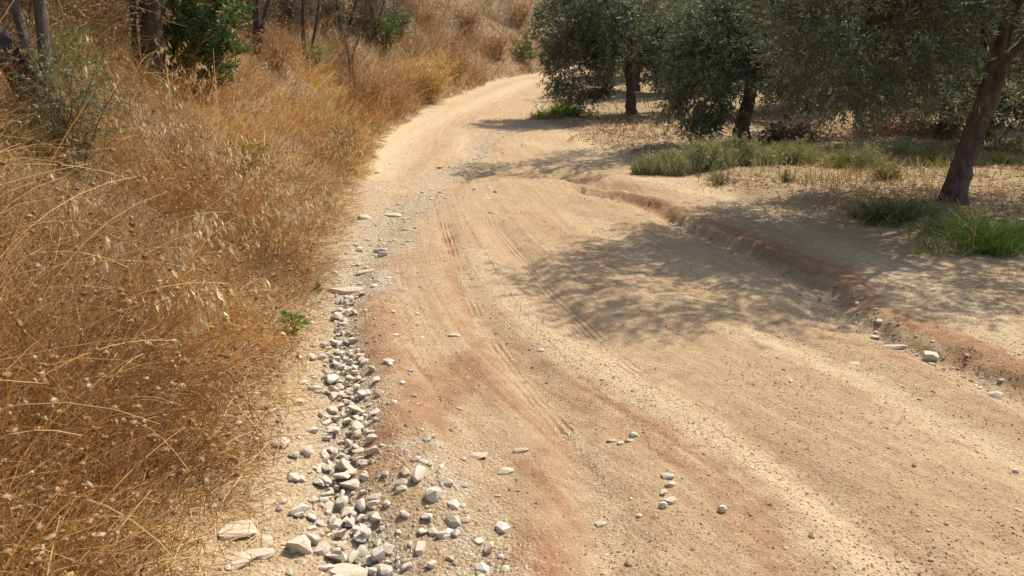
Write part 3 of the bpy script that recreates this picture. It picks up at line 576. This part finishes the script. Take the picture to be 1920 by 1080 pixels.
DG = [(.05, .095, .024), (.07, .125, .03), (.11, .16, .04), (.04, .07, .022), (.15, .18, .05)]
GG = [(.17, .175, .075), (.21, .21, .10), (.13, .14, .06), (.26, .24, .12)]
BR = [(.34, .17, .06), (.26, .13, .05), (.42, .25, .1)]
shrub('green_bush', (-3.81, 9.97), 1.9, .62, 'tall dark green narrow-leaved bush beside a dark trunk on the bank', 'bush', 24, 17000, (.08, .016), DG, bend=.6, side=16)
shrub('green_bush', (-4.18, 9.95), 1.2, .5, 'lighter olive-green bush at the foot of the dark trunk', 'bush', 12, 2600, (.06, .011), [(.11, .14, .035), (.16, .17, .045)], bend=.6)
shrub('grey_green_shrub', (-2.87, 5.14), .85, .34, 'grey-green feathery weed in front of the twin trunks', 'shrub', 18, 6000, (.036, .007), GG, mat='weed', side=14)
shrub('grey_green_shrub', (-3.83, 7.02), .95, .35, 'yellowish-green shrub right of the twin trunk foot', 'shrub', 16, 3600, (.036, .007), [(.18, .2, .06), (.13, .16, .05)])
shrub('green_shrub', (-5.17, 21.23), .95, .45, 'small fresh green shrub alone on the bank slope', 'shrub', 14, 2400, (.06, .016), [(.12, .19, .035), (.16, .24, .05), (.09, .14, .03)])
shrub('green_shrub', (-4.87, 31.42), 1.3, .6, 'fresh green shrub among the bare trees on the bank', 'shrub', 14, 2400, (.09, .03), [(.10, .18, .03), (.14, .23, .045), (.07, .12, .03)])
shrub('low_green_bush', (-3.10, 14.39), .55, .5, 'low dull green bush where the bank meets the road', 'bush', 14, 2400, (.045, .014), [(.12, .13, .04), (.08, .095, .03), (.17, .16, .06)], bend=.9)
shrub('low_green_bush', (-2.86, 8.48), .5, .45, 'low yellowish-green weed in the grass above the road edge', 'bush', 12, 1400, (.04, .012), [(.2, .19, .05), (.14, .15, .04)], bend=.9)
shrub('green_shrub', (0.79, 47.43), 1.5, .9, 'faint green shrub at the far bend of the bank', 'shrub', 12, 1800, (.13, .05), [(.13, .16, .05), (.18, .2, .07)])
shrub('road_weed', (-1.35, 4.54), .2, .07, 'small bright green weed at the grass edge beside the stones', 'weed', 6, 90, (.045, .022), [(.14, .2, .05), (.2, .26, .08)], side=4)
shrub('road_weed', (-1.43, 5.48), .12, .06, 'tiny dull green weed near the long cream rock', 'weed', 5, 50, (.035, .018), [(.14, .17, .06)], side=4)
shrub('golden_tuft', (-3.18, 29.64), 1.75, 1.15, 'big golden-yellow dry tuft overhanging the road bend', 'grass tuft', 110, 5200, (.15, .022), [(.62, .44, .16), (.56, .36, .11), (.68, .52, .24)], 'straw', (.5, .33, .12), side=5, jit=.15, bend=.95)
for (x, y), h, r, lb in [((-4.13, 22.79), 1.0, .8, 'brown twiggy dry shrub left of the golden tuft'), ((-3.57, 24.11), .8, .7, 'low reddish dry shrub below the golden tuft'), ((-5.17, 17.70), 1.0, .8, 'pale brown dry shrub right of the dark green bush'),
                         ((-2.61, 35.62), 1.1, 1.0, 'reddish dry shrub right of the golden tuft'), ((-2.38, 45.29), 1.5, 1.3, 'rusty dry shrub high on the far slope'), ((-0.89, 44.84), 1.3, 1.1, 'rusty dry shrub low on the far slope'),
                         ((-4.28, 40.77), 1.4, 1.2, 'pale dry shrub on the crest line of the slope'), ((-5.39, 41.42), 1.6, 1.4, 'brown dry shrub between bare trees and the far slope'), ((0.34, 51.85), 1.7, 1.5, 'grey-brown brush on the ridge behind the far slope'), ((-5.13, 24.16), 1.0, .9, 'dull brown brush between the two green shrubs'), ((-4.50, 8.87), 1.6, .9, 'tall rusty brush left of the dark trunk')]:
    shrub('dry_shrub', (x, y), h, r, lb, 'dry shrub', 22, 1500, (.05 * max(1, y / 18), .02 * max(1, y / 22)), BR + [(.45, .3, .14)], 'straw', (.30, .17, .08), 'dry shrubs on the bank', side=14, jit=.3)
DULL = [(.13, .09, .05), (.18, .125, .07), (.10, .075, .04), (.12, .11, .05)]
for (x, y), h, r, cl, lb in [((-6.00, 18.63), 1.5, .9, DULL, 'dull brown thicket just right of the dark green bush'), ((-6.58, 24.20), 1.7, 1.1, DULL, 'grey-brown thicket below the high bare tree'), ((-6.25, 27.20), 1.6, 1.0, [(.14, .14, .06), (.2, .18, .08), (.11, .11, .05)], 'olive-brown thicket left of the forked bare tree'),
        ((-5.67, 30.80), 1.7, 1.1, [(.13, .14, .055), (.18, .18, .075), (.16, .12, .06)], 'dull green thicket between forked and grey bare trees'), ((-4.88, 34.52), 1.6, 1.1, [(.17, .17, .08), (.22, .19, .1), (.14, .13, .06)], 'grey-green thicket right of the fresh green shrub'), ((-6.89, 31.20), 2.2, 1.5, DULL, 'tall dark thicket at the picture top between bare trees'),
        ((-6.37, 37.70), 2.2, 1.5, DULL, 'tall brown thicket at the picture top right of the bare trees'), ((-5.25, 10.96), 1.6, 1.0, [(.24, .13, .06), (.17, .10, .05)], 'rusty thicket behind the dark trunk'), ((-4.52, 7.50), 1.2, .8, [(.3, .2, .1), (.2, .17, .08)], 'straw-coloured brush behind the twin trunks')]:
    shrub('thicket', (x, y), h, r, lb, 'thicket', 30, 4200, (.055 * max(1, y / 16), .02 * max(1, y / 20)), cl, 'straw', (.12, .08, .048), 'thickets along the top of the bank', side=16, jit=.32)
def bare_tree(name, xy, stems, mat, label, ntw=40, twl=.7, group=None, crown=None):
    """stems: list of (offset points, radii); thin leafless twigs leave their upper parts"""
    x, y = xy; e = empty(name, (x, y, Hs(x, y) - .05), label, 'tree', group); mt = MB(); mw = MB(); s_ = 0
    for pts, rad in stems:
        s_ += 1; mb = MB(); tube(mb, pts, rad, 9, knob=.14, seed=s_ * 7 + int(x * 10)); mb.build('trunk', M[mat], e, smooth=True)
        L = smooth_line(pts, 6); q = L[rng.integers(len(L) // 4, len(L), ntw)]
        tw = wander(ntw, q, unit(rng.normal(size=(ntw, 3)) + np.array([0, 0, .5])), twl * rng.uniform(.5, 1.3, ntw), 6, .3); ribbons(mw, tw, np.linspace(1, .3, 6)[None] * np.full((ntw, 1), .011), tint(ntw, [(.14, .09, .055), (.2, .14, .09)]))
        i_ = rng.integers(0, ntw, ntw * 4); t2 = wander(ntw * 4, tw[i_, rng.integers(1, 6, ntw * 4)], unit(rng.normal(size=(ntw * 4, 3)) + np.array([0, 0, .3])), twl * .5 * rng.uniform(.4, 1.2, ntw * 4), 4, .35)
        ribbons(mw, t2, np.full((ntw * 4, 4), .006), tint(ntw * 4, [(.17, .11, .065), (.25, .17, .1)]))
    mw.build('twigs', M['straw'], e)
    if crown:  # leafy crowns added, mostly above the view, to shade the upper bank
        c_, r_, n_, cols = crown; mb = MB(); p, d = ellipsoid_pts(n_ // 14, c_, r_, .2); q = np.repeat(p, 14, 0) + rng.normal(size=(len(p) * 14, 3)) * .14; L = rng.uniform(.05, .1, len(q)) * max(1, y / 14)
        leaves(mb, q, unit(rng.normal(size=(len(q), 3)) - np.array([0, 0, .4])), L, L * .3, tint(len(q), cols, None, .25)); mb.build('crown', M['leaf'], e)
    return e
bare_tree('twin_trunk_tree', (-3.33, 5.60), [([(0, 0, -.1), (-.03, .02, .5), (-.12, .05, 1.1), (-.22, .1, 2.2), (-.2, .1, 3.4)], [.055, .038, .032, .03, .018]), ([(.02, 0, -.1), (.08, -.02, .35), (.11, 0, .9), (.12, .05, 2.0), (.2, .1, 3.4)], [.06, .044, .038, .034, .018])], 'grey_bark', 'grey-brown twin-stemmed slender tree at the upper left', 26, .6, crown=((.3, .5, 2.9), (1.6, 1.7, 1.3), 5000, [(.12, .14, .045), (.17, .18, .06)]))
x, y = (-3.50, 5.66); e = empty('fallen_log', (x - .25, y, Hs(x - .25, y)), 'dark fallen log lying left of the twin trunks', 'log'); mb = MB(); tube(mb, [(-1.3, .15, .62), (-.5, .05, .50), (0, 0, .42), (.2, -.03, .3), (.36, -.05, -.05)], [.1, .09, .1, .09, .08], 9, knob=.2, seed=4); mb.build('trunk', M['dead_wood'], e, smooth=True)
bare_tree('dark_trunk_tree', (-4.20, 9.40), [([(0, 0, -.1), (.02, 0, .5), (.06, .02, 1.2), (.12, 0, 2.6)], [.16, .12, .11, .06]), ([(-.12, -.05, -.1), (-.15, -.05, .6), (-.1, 0, 1.4), (-.02, .1, 2.8)], [.05, .035, .03, .015])], 'dead_wood', 'dark tree trunk left of the tall green bush', 20, .7, crown=((.2, 0, 3.2), (2.0, 1.8, 1.5), 7000, [(.08, .11, .035), (.12, .15, .05)]))
for i, ((x, y), sc, lb) in enumerate([((-5.67, 22.25), 1.0, 'thin forked tree on the bank, left of the darker ones'), ((-5.71, 27.55), 1.3, 'dark tree with forked trunk behind the fresh green shrub'), ((-5.34, 31.27), 1.2, 'dark slender tree right of the thick forked one'), ((-5.66, 17.87), 1.1, 'slender tree just right of the dark green bush'), ((-4.49, 21.97), .55, 'small leafless sapling standing in the grass of the slope'), ((-6.79, 24.80), 1.2, 'thin tree high on the bank at the picture top')]):
    k = rng.uniform(-.3, .3, 4)
    bare_tree('slender_tree', (x, y), [([(0, 0, -.1), (k[0] * .3 * sc, 0, .8 * sc), (k[1] * sc, .1, 1.8 * sc), (k[2] * 1.6 * sc, .2, 3.4 * sc)], [.08 * sc ** 2, .06 * sc ** 2, .04 * sc, .015]), ([(.05, 0, 0), (.3 * sc, 0, .9 * sc), (.5 * sc + k[3], .1, 2.0 * sc), (.7 * sc, .1, 3.2 * sc)], [.05 * sc, .04 * sc, .03 * sc, .012])], 'dead_wood', lb, 46, .85 * sc, 'sparse trees on the bank', ((.2, .1, 3.3 * sc), (1.7 * sc, 1.6 * sc, 1.2 * sc), 2600 if sc > .6 else 0, [(.11, .125, .05), (.16, .16, .07), (.2, .17, .08)]) if sc > .6 else None)
# scrub that clothes the far ridge, one mass
mb = MB(); n_ = 18000; x = rng.uniform(-45, 70, n_); y = rng.uniform(58, 120, n_); k = (bank_d(x, y) > .6) | (x > edge_x(y) + 2); x, y = x[k], y[k]; n_ = len(x)
P_ = blades(np.stack([x, y, H(x, y)], 1), rng.uniform(.6, 1.8, n_), rng.uniform(0, 6.28, n_), rng.uniform(0, .7, n_), rng.uniform(0, .8, n_), 3)
ribbons(mb, P_, np.full((n_, 3), .06) * np.array([[1, .9, .3]]), hue(P_[:, 0], 95, tint(n_, [(.3, .17, .075), (.38, .24, .11)]), tint(n_, [(.16, .13, .06), (.3, .2, .1)])))
tag(mb.build('far_scrub', M['straw']), 'brown dry scrub covering the ridge behind the road bend', 'scrub', kind='stuff')

# ------------------------------------------------------------------ olive trees
OL = [(.12, .14, .088), (.155, .175, .12), (.085, .105, .064), (.25, .27, .21), (.16, .17, .095)]
def olive(name, xy, label, trunk, trad, lobes, nclump, leaf, seed, per=11, nl=13, group='olive trees along the right of the road'):
    """lobes: (centre, radii, share) relative to the trunk foot"""
    x, y = xy; e = empty(name, (x, y, Hs(x, y) - .04), label, 'olive tree', group); rg = np.random.default_rng(seed)
    mb = MB(); tube(mb, trunk, trad, 22, knob=.34, seed=seed, n=14)
    for k in range(5):   # root flare
        a = k * 1.26 + seed; tube(mb, [(math.cos(a) * trad[0] * 1.35, math.sin(a) * trad[0] * 1.35, -.06), (math.cos(a) * trad[0] * .8, math.sin(a) * trad[0] * .8, .07), (math.cos(a) * trad[0] * .35, math.sin(a) * trad[0] * .35, .4)], [trad[0] * .18, trad[0] * .3, trad[0] * .2], 7, knob=.2, seed=k + seed)
    mb.build('trunk', M['olive_bark'], e, smooth=True); top = np.array(trunk[-1]); C, Dr = [], []
    for i, (c, r, share) in enumerate(lobes):
        c = np.array(c, float); r = np.array(r, float); mb = MB(); mid = top * .5 + c * .5 + np.array([0, 0, .25])
        tube(mb, [top - np.array([0, 0, .12]), mid, c], [trad[-1] * .55, trad[-1] * .4, .03], 7, knob=.15, seed=i + seed)
        for _ in range(3):
            t_ = c + unit(rng.normal(size=3)) * r * .75; tube(mb, [mid * .4 + c * .6, (c + t_) / 2 + rng.normal(size=3) * .08, t_], [.035, .022, .008], 5, n=3)
        mb.build('limb', M['olive_bark'], e, smooth=True)
        n_ = int(nclump * share); p, d = ellipsoid_pts(n_, c, r, .45); C.append(p); Dr.append(d)
    C = np.vstack(C); Dr = np.vstack(Dr); lo = max(.35, C[:, 2].min()); k = C[:, 2] > .3; C, Dr = C[k], Dr[k]
    i_ = np.repeat(np.arange(len(C)), per); n_ = len(i_); low = np.clip((2.4 - C[i_, 2]) / 1.6, 0, 1)[:, None]
    q = C[i_] + rng.normal(size=(n_, 3)) * .13; d0 = unit(Dr[i_] * .8 + rng.normal(size=(n_, 3)) * .6 + np.array([0, 0, .45]) * (1 - low) - np.array([0, 0, .9]) * low)
    tw = wander(n_, q, d0, rng.uniform(.18, .42, n_), 4, .22, -.06)
    mb = MB(); ribbons(mb, tw, np.full((n_, 4), .005), tint(n_, [(.10, .085, .05)]))
    j = np.repeat(np.arange(n_), nl); s = rng.uniform(.08, 1, len(j)) * 3; a = np.minimum(s.astype(int), 2); f = (s - a)[:, None]; td = unit(tw[j, a + 1] - tw[j, a])
    q = tw[j, a] * (1 - f) + tw[j, a + 1] * f; dr = unit(td * .75 + unit(rng.normal(size=(len(j), 3))) * .75); L = leaf[0] * rng.uniform(.65, 1.25, len(j))
    leaves(mb, q, dr, L, leaf[1] * rng.uniform(.75, 1.2, len(j)), np.clip(tint(len(j), OL, [4, 3, 3, 1.6, 1.5], .2) * np.repeat(np.repeat(rng.uniform(.72, 1.45, (len(C), 1)), per, 0), nl, 0), 0, .6)); mb.build('crown', M['olive'], e)
    return e
near_olive = olive('olive_tree', (5.3, 9.25), 'nearest olive tree with thick leaning reddish-brown trunk at the right', [(0, 0, -.1), (.02, 0, .25), (.12, .02, .8), (.25, .05, 1.25), (.33, .08, 1.75)], [.165, .13, .112, .11, .105],
    [((-1.7, -1.0, 3.65), (1.35, 1.3, .9), .16), ((-1.5, -.4, 2.1), (1.0, 1.2, .95), .24), ((-.7, .9, 2.2), (1.2, 1.1, .95), .16), ((-.4, -1.2, 3.0), (1.3, 1.1, 1.0), .12), ((.9, .3, 3.4), (1.6, 1.5, 1.3), .14), ((1.9, .5, 2.2), (1.1, 1.3, 1.1), .14), ((-1.2, .3, 3.3), (1.3, 1.4, 1.0), .12), ((.25, 1.3, 1.9), (.9, .8, .8), .08), ((1.35, -1.0, 2.3), (.8, .8, .7), .06)],  # first lobe is above the view, shaped to throw its shadow on the road
    720, (.084, .0182), 3, 11, 12)
olive('olive_tree', (5.0, 17.0), 'second olive tree along the road with short dark crooked trunk', [(0, 0, -.1), (-.05, 0, .3), (.03, 0, .75), (.1, .05, 1.15), (.08, .05, 1.6)], [.2, .16, .135, .13, .115],
    [((-2.2, -.9, 4.0), (1.3, 1.2, .8), .14), ((-1.12, -.5, 1.35), (.6, .7, 1.0), .26), ((-.3, .2, 2.4), (1.3, 1.2, .9), .2), ((.9, .2, 2.0), (1.0, 1.1, .9), .2), ((-.9, .5, 3.2), (1.5, 1.5, 1.1), .14), ((.8, -.2, 3.3), (1.5, 1.5, 1.2), .14), ((.3, -.9, 1.75), (.8, .6, .5), .08)],  # first lobe added out of view for the shadow across the road
    520, (.10, .026), 5, 10, 10)
third = olive('olive_tree', (3.75, 25.0), 'third olive tree, its skirt hanging low over the road bend', [(0, 0, -.1), (-.02, 0, .4), (-.06, 0, .9), (-.12, .05, 1.3), (-.1, .05, 1.7)], [.19, .145, .12, .12, .105],
    [((-1.7, -.5, 1.5), (1.0, 1.0, 1.2), .22), ((-2.0, -.2, 2.6), (1.1, 1.2, .9), .15), ((-.3, -.3, 2.6), (1.4, 1.3, 1.0), .2), ((1.35, .1, 1.85), (1.35, 1.2, 1.1), .24), ((.2, .4, 3.5), (1.8, 1.6, 1.2), .13), ((-1.0, 0, 3.4), (1.5, 1.5, 1.1), .12)],
    560, (.12, .034), 6, 10, 9)
def copy_tree(src, xy, rz, sc, label):
    o = src.copy(); col.objects.link(o); x, y = xy; o.location = (x, y, Hs(x, y) - .04); o.rotation_euler.z = rz; o.scale = (sc, sc, sc * 1.03); o['label'] = label; o['group'] = 'olive trees deeper in the grove'
    for ch in src.children: c_ = ch.copy(); col.objects.link(c_); c_.parent = o
for xy, rz, sc, lb in [((5.2, 33.5), 2.2, 1.0, 'olive tree directly behind the third one, farther up the road'), ((9.6, 17.5), 1.2, 1.0, 'olive tree behind the nearest trunk, left side'), ((9.4, 25.5), 4.0, 1.05, 'olive tree in the second row between second and third'),
                      ((9.2, 34), .5, 1.0, 'olive tree in the second row far back'), ((13.4, 20.5), 3.1, 1.1, 'olive tree in the third row behind the leaning trunk'), ((14, 29), 5.0, 1.1, 'olive tree in the third row farther back'), ((12.4, 13.8), 2.6, 1.0, 'olive tree at the right picture edge behind the leaning trunk'),
                      ((6.5, 43), 1.7, 1.15, 'olive tree far up beside the road bend'), ((12.5, 43), 5.5, 1.2, 'olive tree far back in the grove, left'), ((19, 38), .9, 1.2, 'olive tree far back in the grove, middle'), ((19.5, 26.5), 2.0, 1.1, 'olive tree far back in the grove, right'), ((17.5, 50), 2.9, 1.2, 'hindmost olive tree of the grove')]:
    copy_tree(third, xy, rz, sc, lb)

# ------------------------------------------------------------------ weeds, grass and litter under the olives
def clump(name, xy, r, n_, L, cols, label, cat, wd=.006, sq=.6, tl=(.0, .8), cu=(.3, 1.7), dry=.25):
    x, y = xy; e = empty(name, (x, y, Hs(x, y)), label, cat); a = rng.uniform(0, 6.28, n_); q = rng.random(n_) ** .75 * r * (1 + .45 * np.sin(a * 3 + x * 5) + .25 * np.sin(a * 7 + y * 9))
    px, py = q * np.cos(a), q * np.sin(a) * sq; k = rng.random(n_) < np.clip(.75 + 1.6 * fbm((px + x) * 4, (py + y) * 4, 33, 3), .05, 1); px, py, q, a = px[k], py[k], q[k], a[k]; n_ = len(px)
    p = np.stack([px, py, H(px + x, py + y) - e.location.z - .01], 1); hl = np.clip(.8 + 1.1 * fbm((px + x) * 3, (py + y) * 3, 34, 3), .3, 1.5)
    P_ = blades(p, rng.uniform(*L, n_) * hl * np.clip(1.15 - .6 * (q / r) ** 2, .3, 1.2), a + rng.normal(0, 1.3, n_), rng.uniform(*tl, n_), rng.uniform(*cu, n_), 6); isdry = rng.random(n_) < dry * (.4 + 1.2 * np.clip(q / r, 0, 1))
    C = np.where(isdry[:, None], tint(n_, [(.42, .30, .12), (.34, .22, .08), (.3, .28, .09)]), tint(n_, cols, None, .3)); w_ = wd * rng.uniform(.5, 1.5, (n_, 1)) * np.array([[.8, 1, 1, .8, .5, .12]])
    for part, m_, mat in (('green_blades', ~isdry, 'leaf'), ('dry_blades', isdry, 'straw')):
        mb = MB(); ribbons(mb, P_[m_], w_[m_], C[m_]); mb.build(part, M[mat], e)['kind'] = 'stuff'
    return e
def weed(xy, h, r, cols, label, nleaf=2600, leaf=(.05, .012)): return shrub('weed_clump', xy, h, r, label, 'weed clump', 40, nleaf, leaf, cols, mat='weed', stem=(.24, .2, .1), side=5, bend=1.0)
SG = [(.28, .29, .145), (.35, .35, .185), (.22, .24, .115), (.42, .38, .2)]
for (x, y), h, r, lb in [((2.55, 12.99), .42, .55, 'grey-green weeds at the left end of the roadside mound'), ((3.27, 13.21), .52, .6, 'tallest grey-green weeds in the middle of the roadside mound'), ((4.08, 13.50), .5, .6, 'grey-green weeds of the mound just below the second trunk'),
        ((4.90, 13.73), .4, .55, 'yellowing grey-green weeds at the right end of the roadside mound')]:
    e = weed((x, y), h, r, SG, lb, 4200, (.06, .014)); n_ = 1500; a = rng.uniform(0, 6.28, n_); q = np.sqrt(rng.random(n_)) * r; px, py = q * np.cos(a), q * np.sin(a) * .7; mb = MB()
    P_ = blades(np.stack([px, py, H(px + x, py + y) - e.location.z - .01], 1), rng.uniform(.2, .45, n_) * (1.1 - .5 * (q / r) ** 2), rng.uniform(0, 6.28, n_), rng.uniform(0, .5, n_), rng.uniform(.1, .8, n_), 4)
    ribbons(mb, P_, .009 * np.array([[.8, 1, .8, .2]]) * np.ones((n_, 1)), tint(n_, SG + [(.3, .3, .13)])); mb.build('blades', M['weed'], e)['kind'] = 'stuff'
weed((2.28, 12.99), .3, .4, [(.13, .14, .06), (.17, .17, .07)], 'dull low weed where the mound thins towards the road', 1500)
clump('green_grass_tuft', (4.56, 7.13), .62, 2600, (.25, .5), [(.15, .25, .04), (.2, .31, .055), (.11, .19, .03)], 'bright green grass tuft at the right edge before the leaning trunk', 'grass tuft', .007, .6)
clump('green_grass_tuft', (4.20, 8.48), .45, 1300, (.2, .38), [(.10, .16, .045), (.13, .2, .055), (.08, .13, .04)], 'dark green grass tuft in the shade left of the leaning trunk', 'grass tuft', .007, .6)
clump('green_grass_tuft', (1.62, 25.21), .95, 1700, (.25, .5), [(.17, .25, .04), (.22, .30, .06), (.13, .2, .035)], 'bright green grass tuft under the third olive at the bend', 'grass tuft', .018, .8)
clump('green_grass_tuft', (1.01, 24.84), .5, 500, (.15, .35), [(.25, .25, .06), (.3, .27, .1)], 'yellow-green grass fringe left of the bright tuft at the bend', 'grass tuft', .016, .6)
clump('green_grass_tuft', (4.39, 7.75), .5, 900, (.15, .34), [(.11, .18, .045), (.15, .22, .06), (.09, .14, .04)], 'loose green grass between the dark tuft and the bright tuft', 'grass tuft', .006, .6, dry=.5)
clump('green_grass_tuft', (5.72, 12.99), .7, 1300, (.12, .32), [(.2, .24, .09), (.26, .29, .11), (.16, .2, .07)], 'pale green grass patch midway between mound and leaning trunk', 'grass tuft', .008, .5, dry=.5)
clump('green_grass_tuft', (7.37, 14.55), .8, 1400, (.12, .34), [(.22, .26, .08), (.27, .3, .1), (.17, .2, .06)], 'yellow-green grass patch just left of the leaning trunk', 'grass tuft', .008, .5, dry=.5)
clump('green_grass_tuft', (8.53, 13.36), .8, 1400, (.12, .36), [(.17, .23, .07), (.23, .28, .1)], 'pale green grass patch right of the leaning trunk', 'grass tuft', .008, .5, dry=.4)
weed((5.66, 12.65), .42, .55, [(.2, .24, .11), (.26, .3, .13)], 'grey-green weed between second trunk and nearest trunk', 2000); weed((7.15, 13.36), .4, .4, [(.09, .13, .03), (.14, .18, .04)], 'dark green weed left of the leaning trunk', 1500); weed((9.44, 15.00), .4, .6, [(.13, .16, .05), (.18, .2, .07)], 'green weed behind the leaning trunk', 1600)
weed((3.15, 11.72), .25, .3, [(.25, .22, .1), (.18, .18, .08)], 'small yellowish weed in front of the grey-green mound', 700); weed((4.06, 11.43), .22, .12, [(.15, .17, .08)], 'thin upright weed on the litter before the yellow grass', 160); weed((5.52, 11.43), .3, .3, [(.22, .16, .07), (.16, .15, .06)], 'brownish weed on the litter left of the leaning trunk', 700)
# cut olive prunings left in heaps
def brush(xy, h, r, cols, label, n_=500):
    x, y = xy; e = empty('brush_heap', (x, y, Hs(x, y)), label, 'brush heap'); mb = MB(); a = rng.uniform(0, 6.28, n_); q = np.sqrt(rng.random(n_)) * r; z = rng.random(n_) * h * (1 - (q / r) ** 2) + .02
    P_ = wander(n_, np.stack([q * np.cos(a), q * np.sin(a) * .7, z], 1), unit(rng.normal(size=(n_, 3)) * np.array([1, 1, .35])), rng.uniform(.3, .8, n_), 4, .15, -.02); P_[..., 2] = np.maximum(P_[..., 2], .01)
    ribbons(mb, P_, np.full((n_, 4), .012), tint(n_, cols)); mb.build('branches', M['straw'], e); mb = MB(); j = rng.integers(0, n_, n_ * 6)
    leaves(mb, P_[j, rng.integers(0, 4, n_ * 6)], unit(rng.normal(size=(n_ * 6, 3))), np.full(n_ * 6, .08), np.full(n_ * 6, .022), tint(n_ * 6, cols)); mb.build('dead_leaves', M['straw'], e)
brush((9.12, 18.37), .75, 1.2, [(.36, .20, .10), (.45, .27, .15), (.28, .15, .08)], 'reddish heap of cut dry branches under the nearest crown'); brush((6.02, 16.99), .45, .75, [(.18, .12, .08), (.25, .17, .11), (.13, .085, .06)], 'dark brown heap of twigs right of the second trunk')
# dry and yellow grass between the trees, fallen leaves on the soil
def grove_pts(n_, y0, y1, wmax, f):
    y = y0 * (y1 / y0) ** rng.random(n_); x = edge_x(y) - .35 + rng.random(n_) * (wmax + .35); k = (rng.random(n_) < f(x, y)) & (x < .75 * y + 1); return np.stack([x[k], y[k], H(x[k], y[k])], 1)
mb = MB()
def strip(x, y): return np.exp(-((y - (13.2 + .12 * (x - 5))) / 1.5) ** 2) * np.clip((x - 3.4) / .8, 0, 1) * np.clip(.35 + 1.8 * fbm(x * 1.1, y * 1.1, 15, 3), .02, 1)
p = grove_pts(20000, 10, 17, 8, strip); n_ = len(p)
ribbons(mb, blades(p, rng.uniform(.08, .30, n_), rng.uniform(0, 6.28, n_), rng.uniform(0, .6, n_), rng.uniform(.1, .9, n_), 4), np.full((n_, 4), .008) * np.array([[1, 1, .7, .2]]), hue(p, 21, tint(n_, [(.42, .30, .09), (.36, .22, .07), (.46, .33, .13)]), tint(n_, [(.2, .23, .06), (.3, .27, .07)])))
p = grove_pts(26000, 6, 40, 12, lambda x, y: np.clip(.25 + 1.6 * fbm(x * .7, y * .7, 16, 3), 0, 1)); n_ = len(p)
ribbons(mb, blades(p, rng.uniform(.06, .22, n_), rng.uniform(0, 6.28, n_), rng.uniform(0, .9, n_), rng.uniform(.1, .9, n_), 3), np.full((n_, 3), .006) * np.clip(p[:, 1:2] / 8, 1, 4), tint(n_, [(.36, .25, .1), (.44, .33, .16), (.24, .21, .08)]))
tag(mb.build('yellow_grass', M['straw']), 'thin yellow and dry grass between road and olive trunks', 'grass', kind='stuff')
mb = MB(); p = grove_pts(44000, 6, 26, 9, lambda x, y: np.clip(.55 + 1.5 * fbm(x * .8, y * .8, 19, 3), .05, 1) * np.clip((x - edge_x(y)) / .6, 0, 1)); n_ = len(p)
dr = unit(rng.normal(size=(n_, 3)) * np.array([1, 1, .2])); leaves(mb, p + np.array([0, 0, .012]), dr, rng.uniform(.04, .09, n_) * np.clip(p[:, 1] / 9, 1, 2), rng.uniform(.012, .022, n_) * np.clip(p[:, 1] / 9, 1, 2), tint(n_, [(.36, .26, .16), (.46, .36, .24), (.26, .18, .11), (.38, .24, .14), (.52, .42, .3)]))
tag(mb.build('leaf_litter', M['straw']), 'fallen brown olive leaves littering the grove soil', 'leaf litter', kind='stuff')
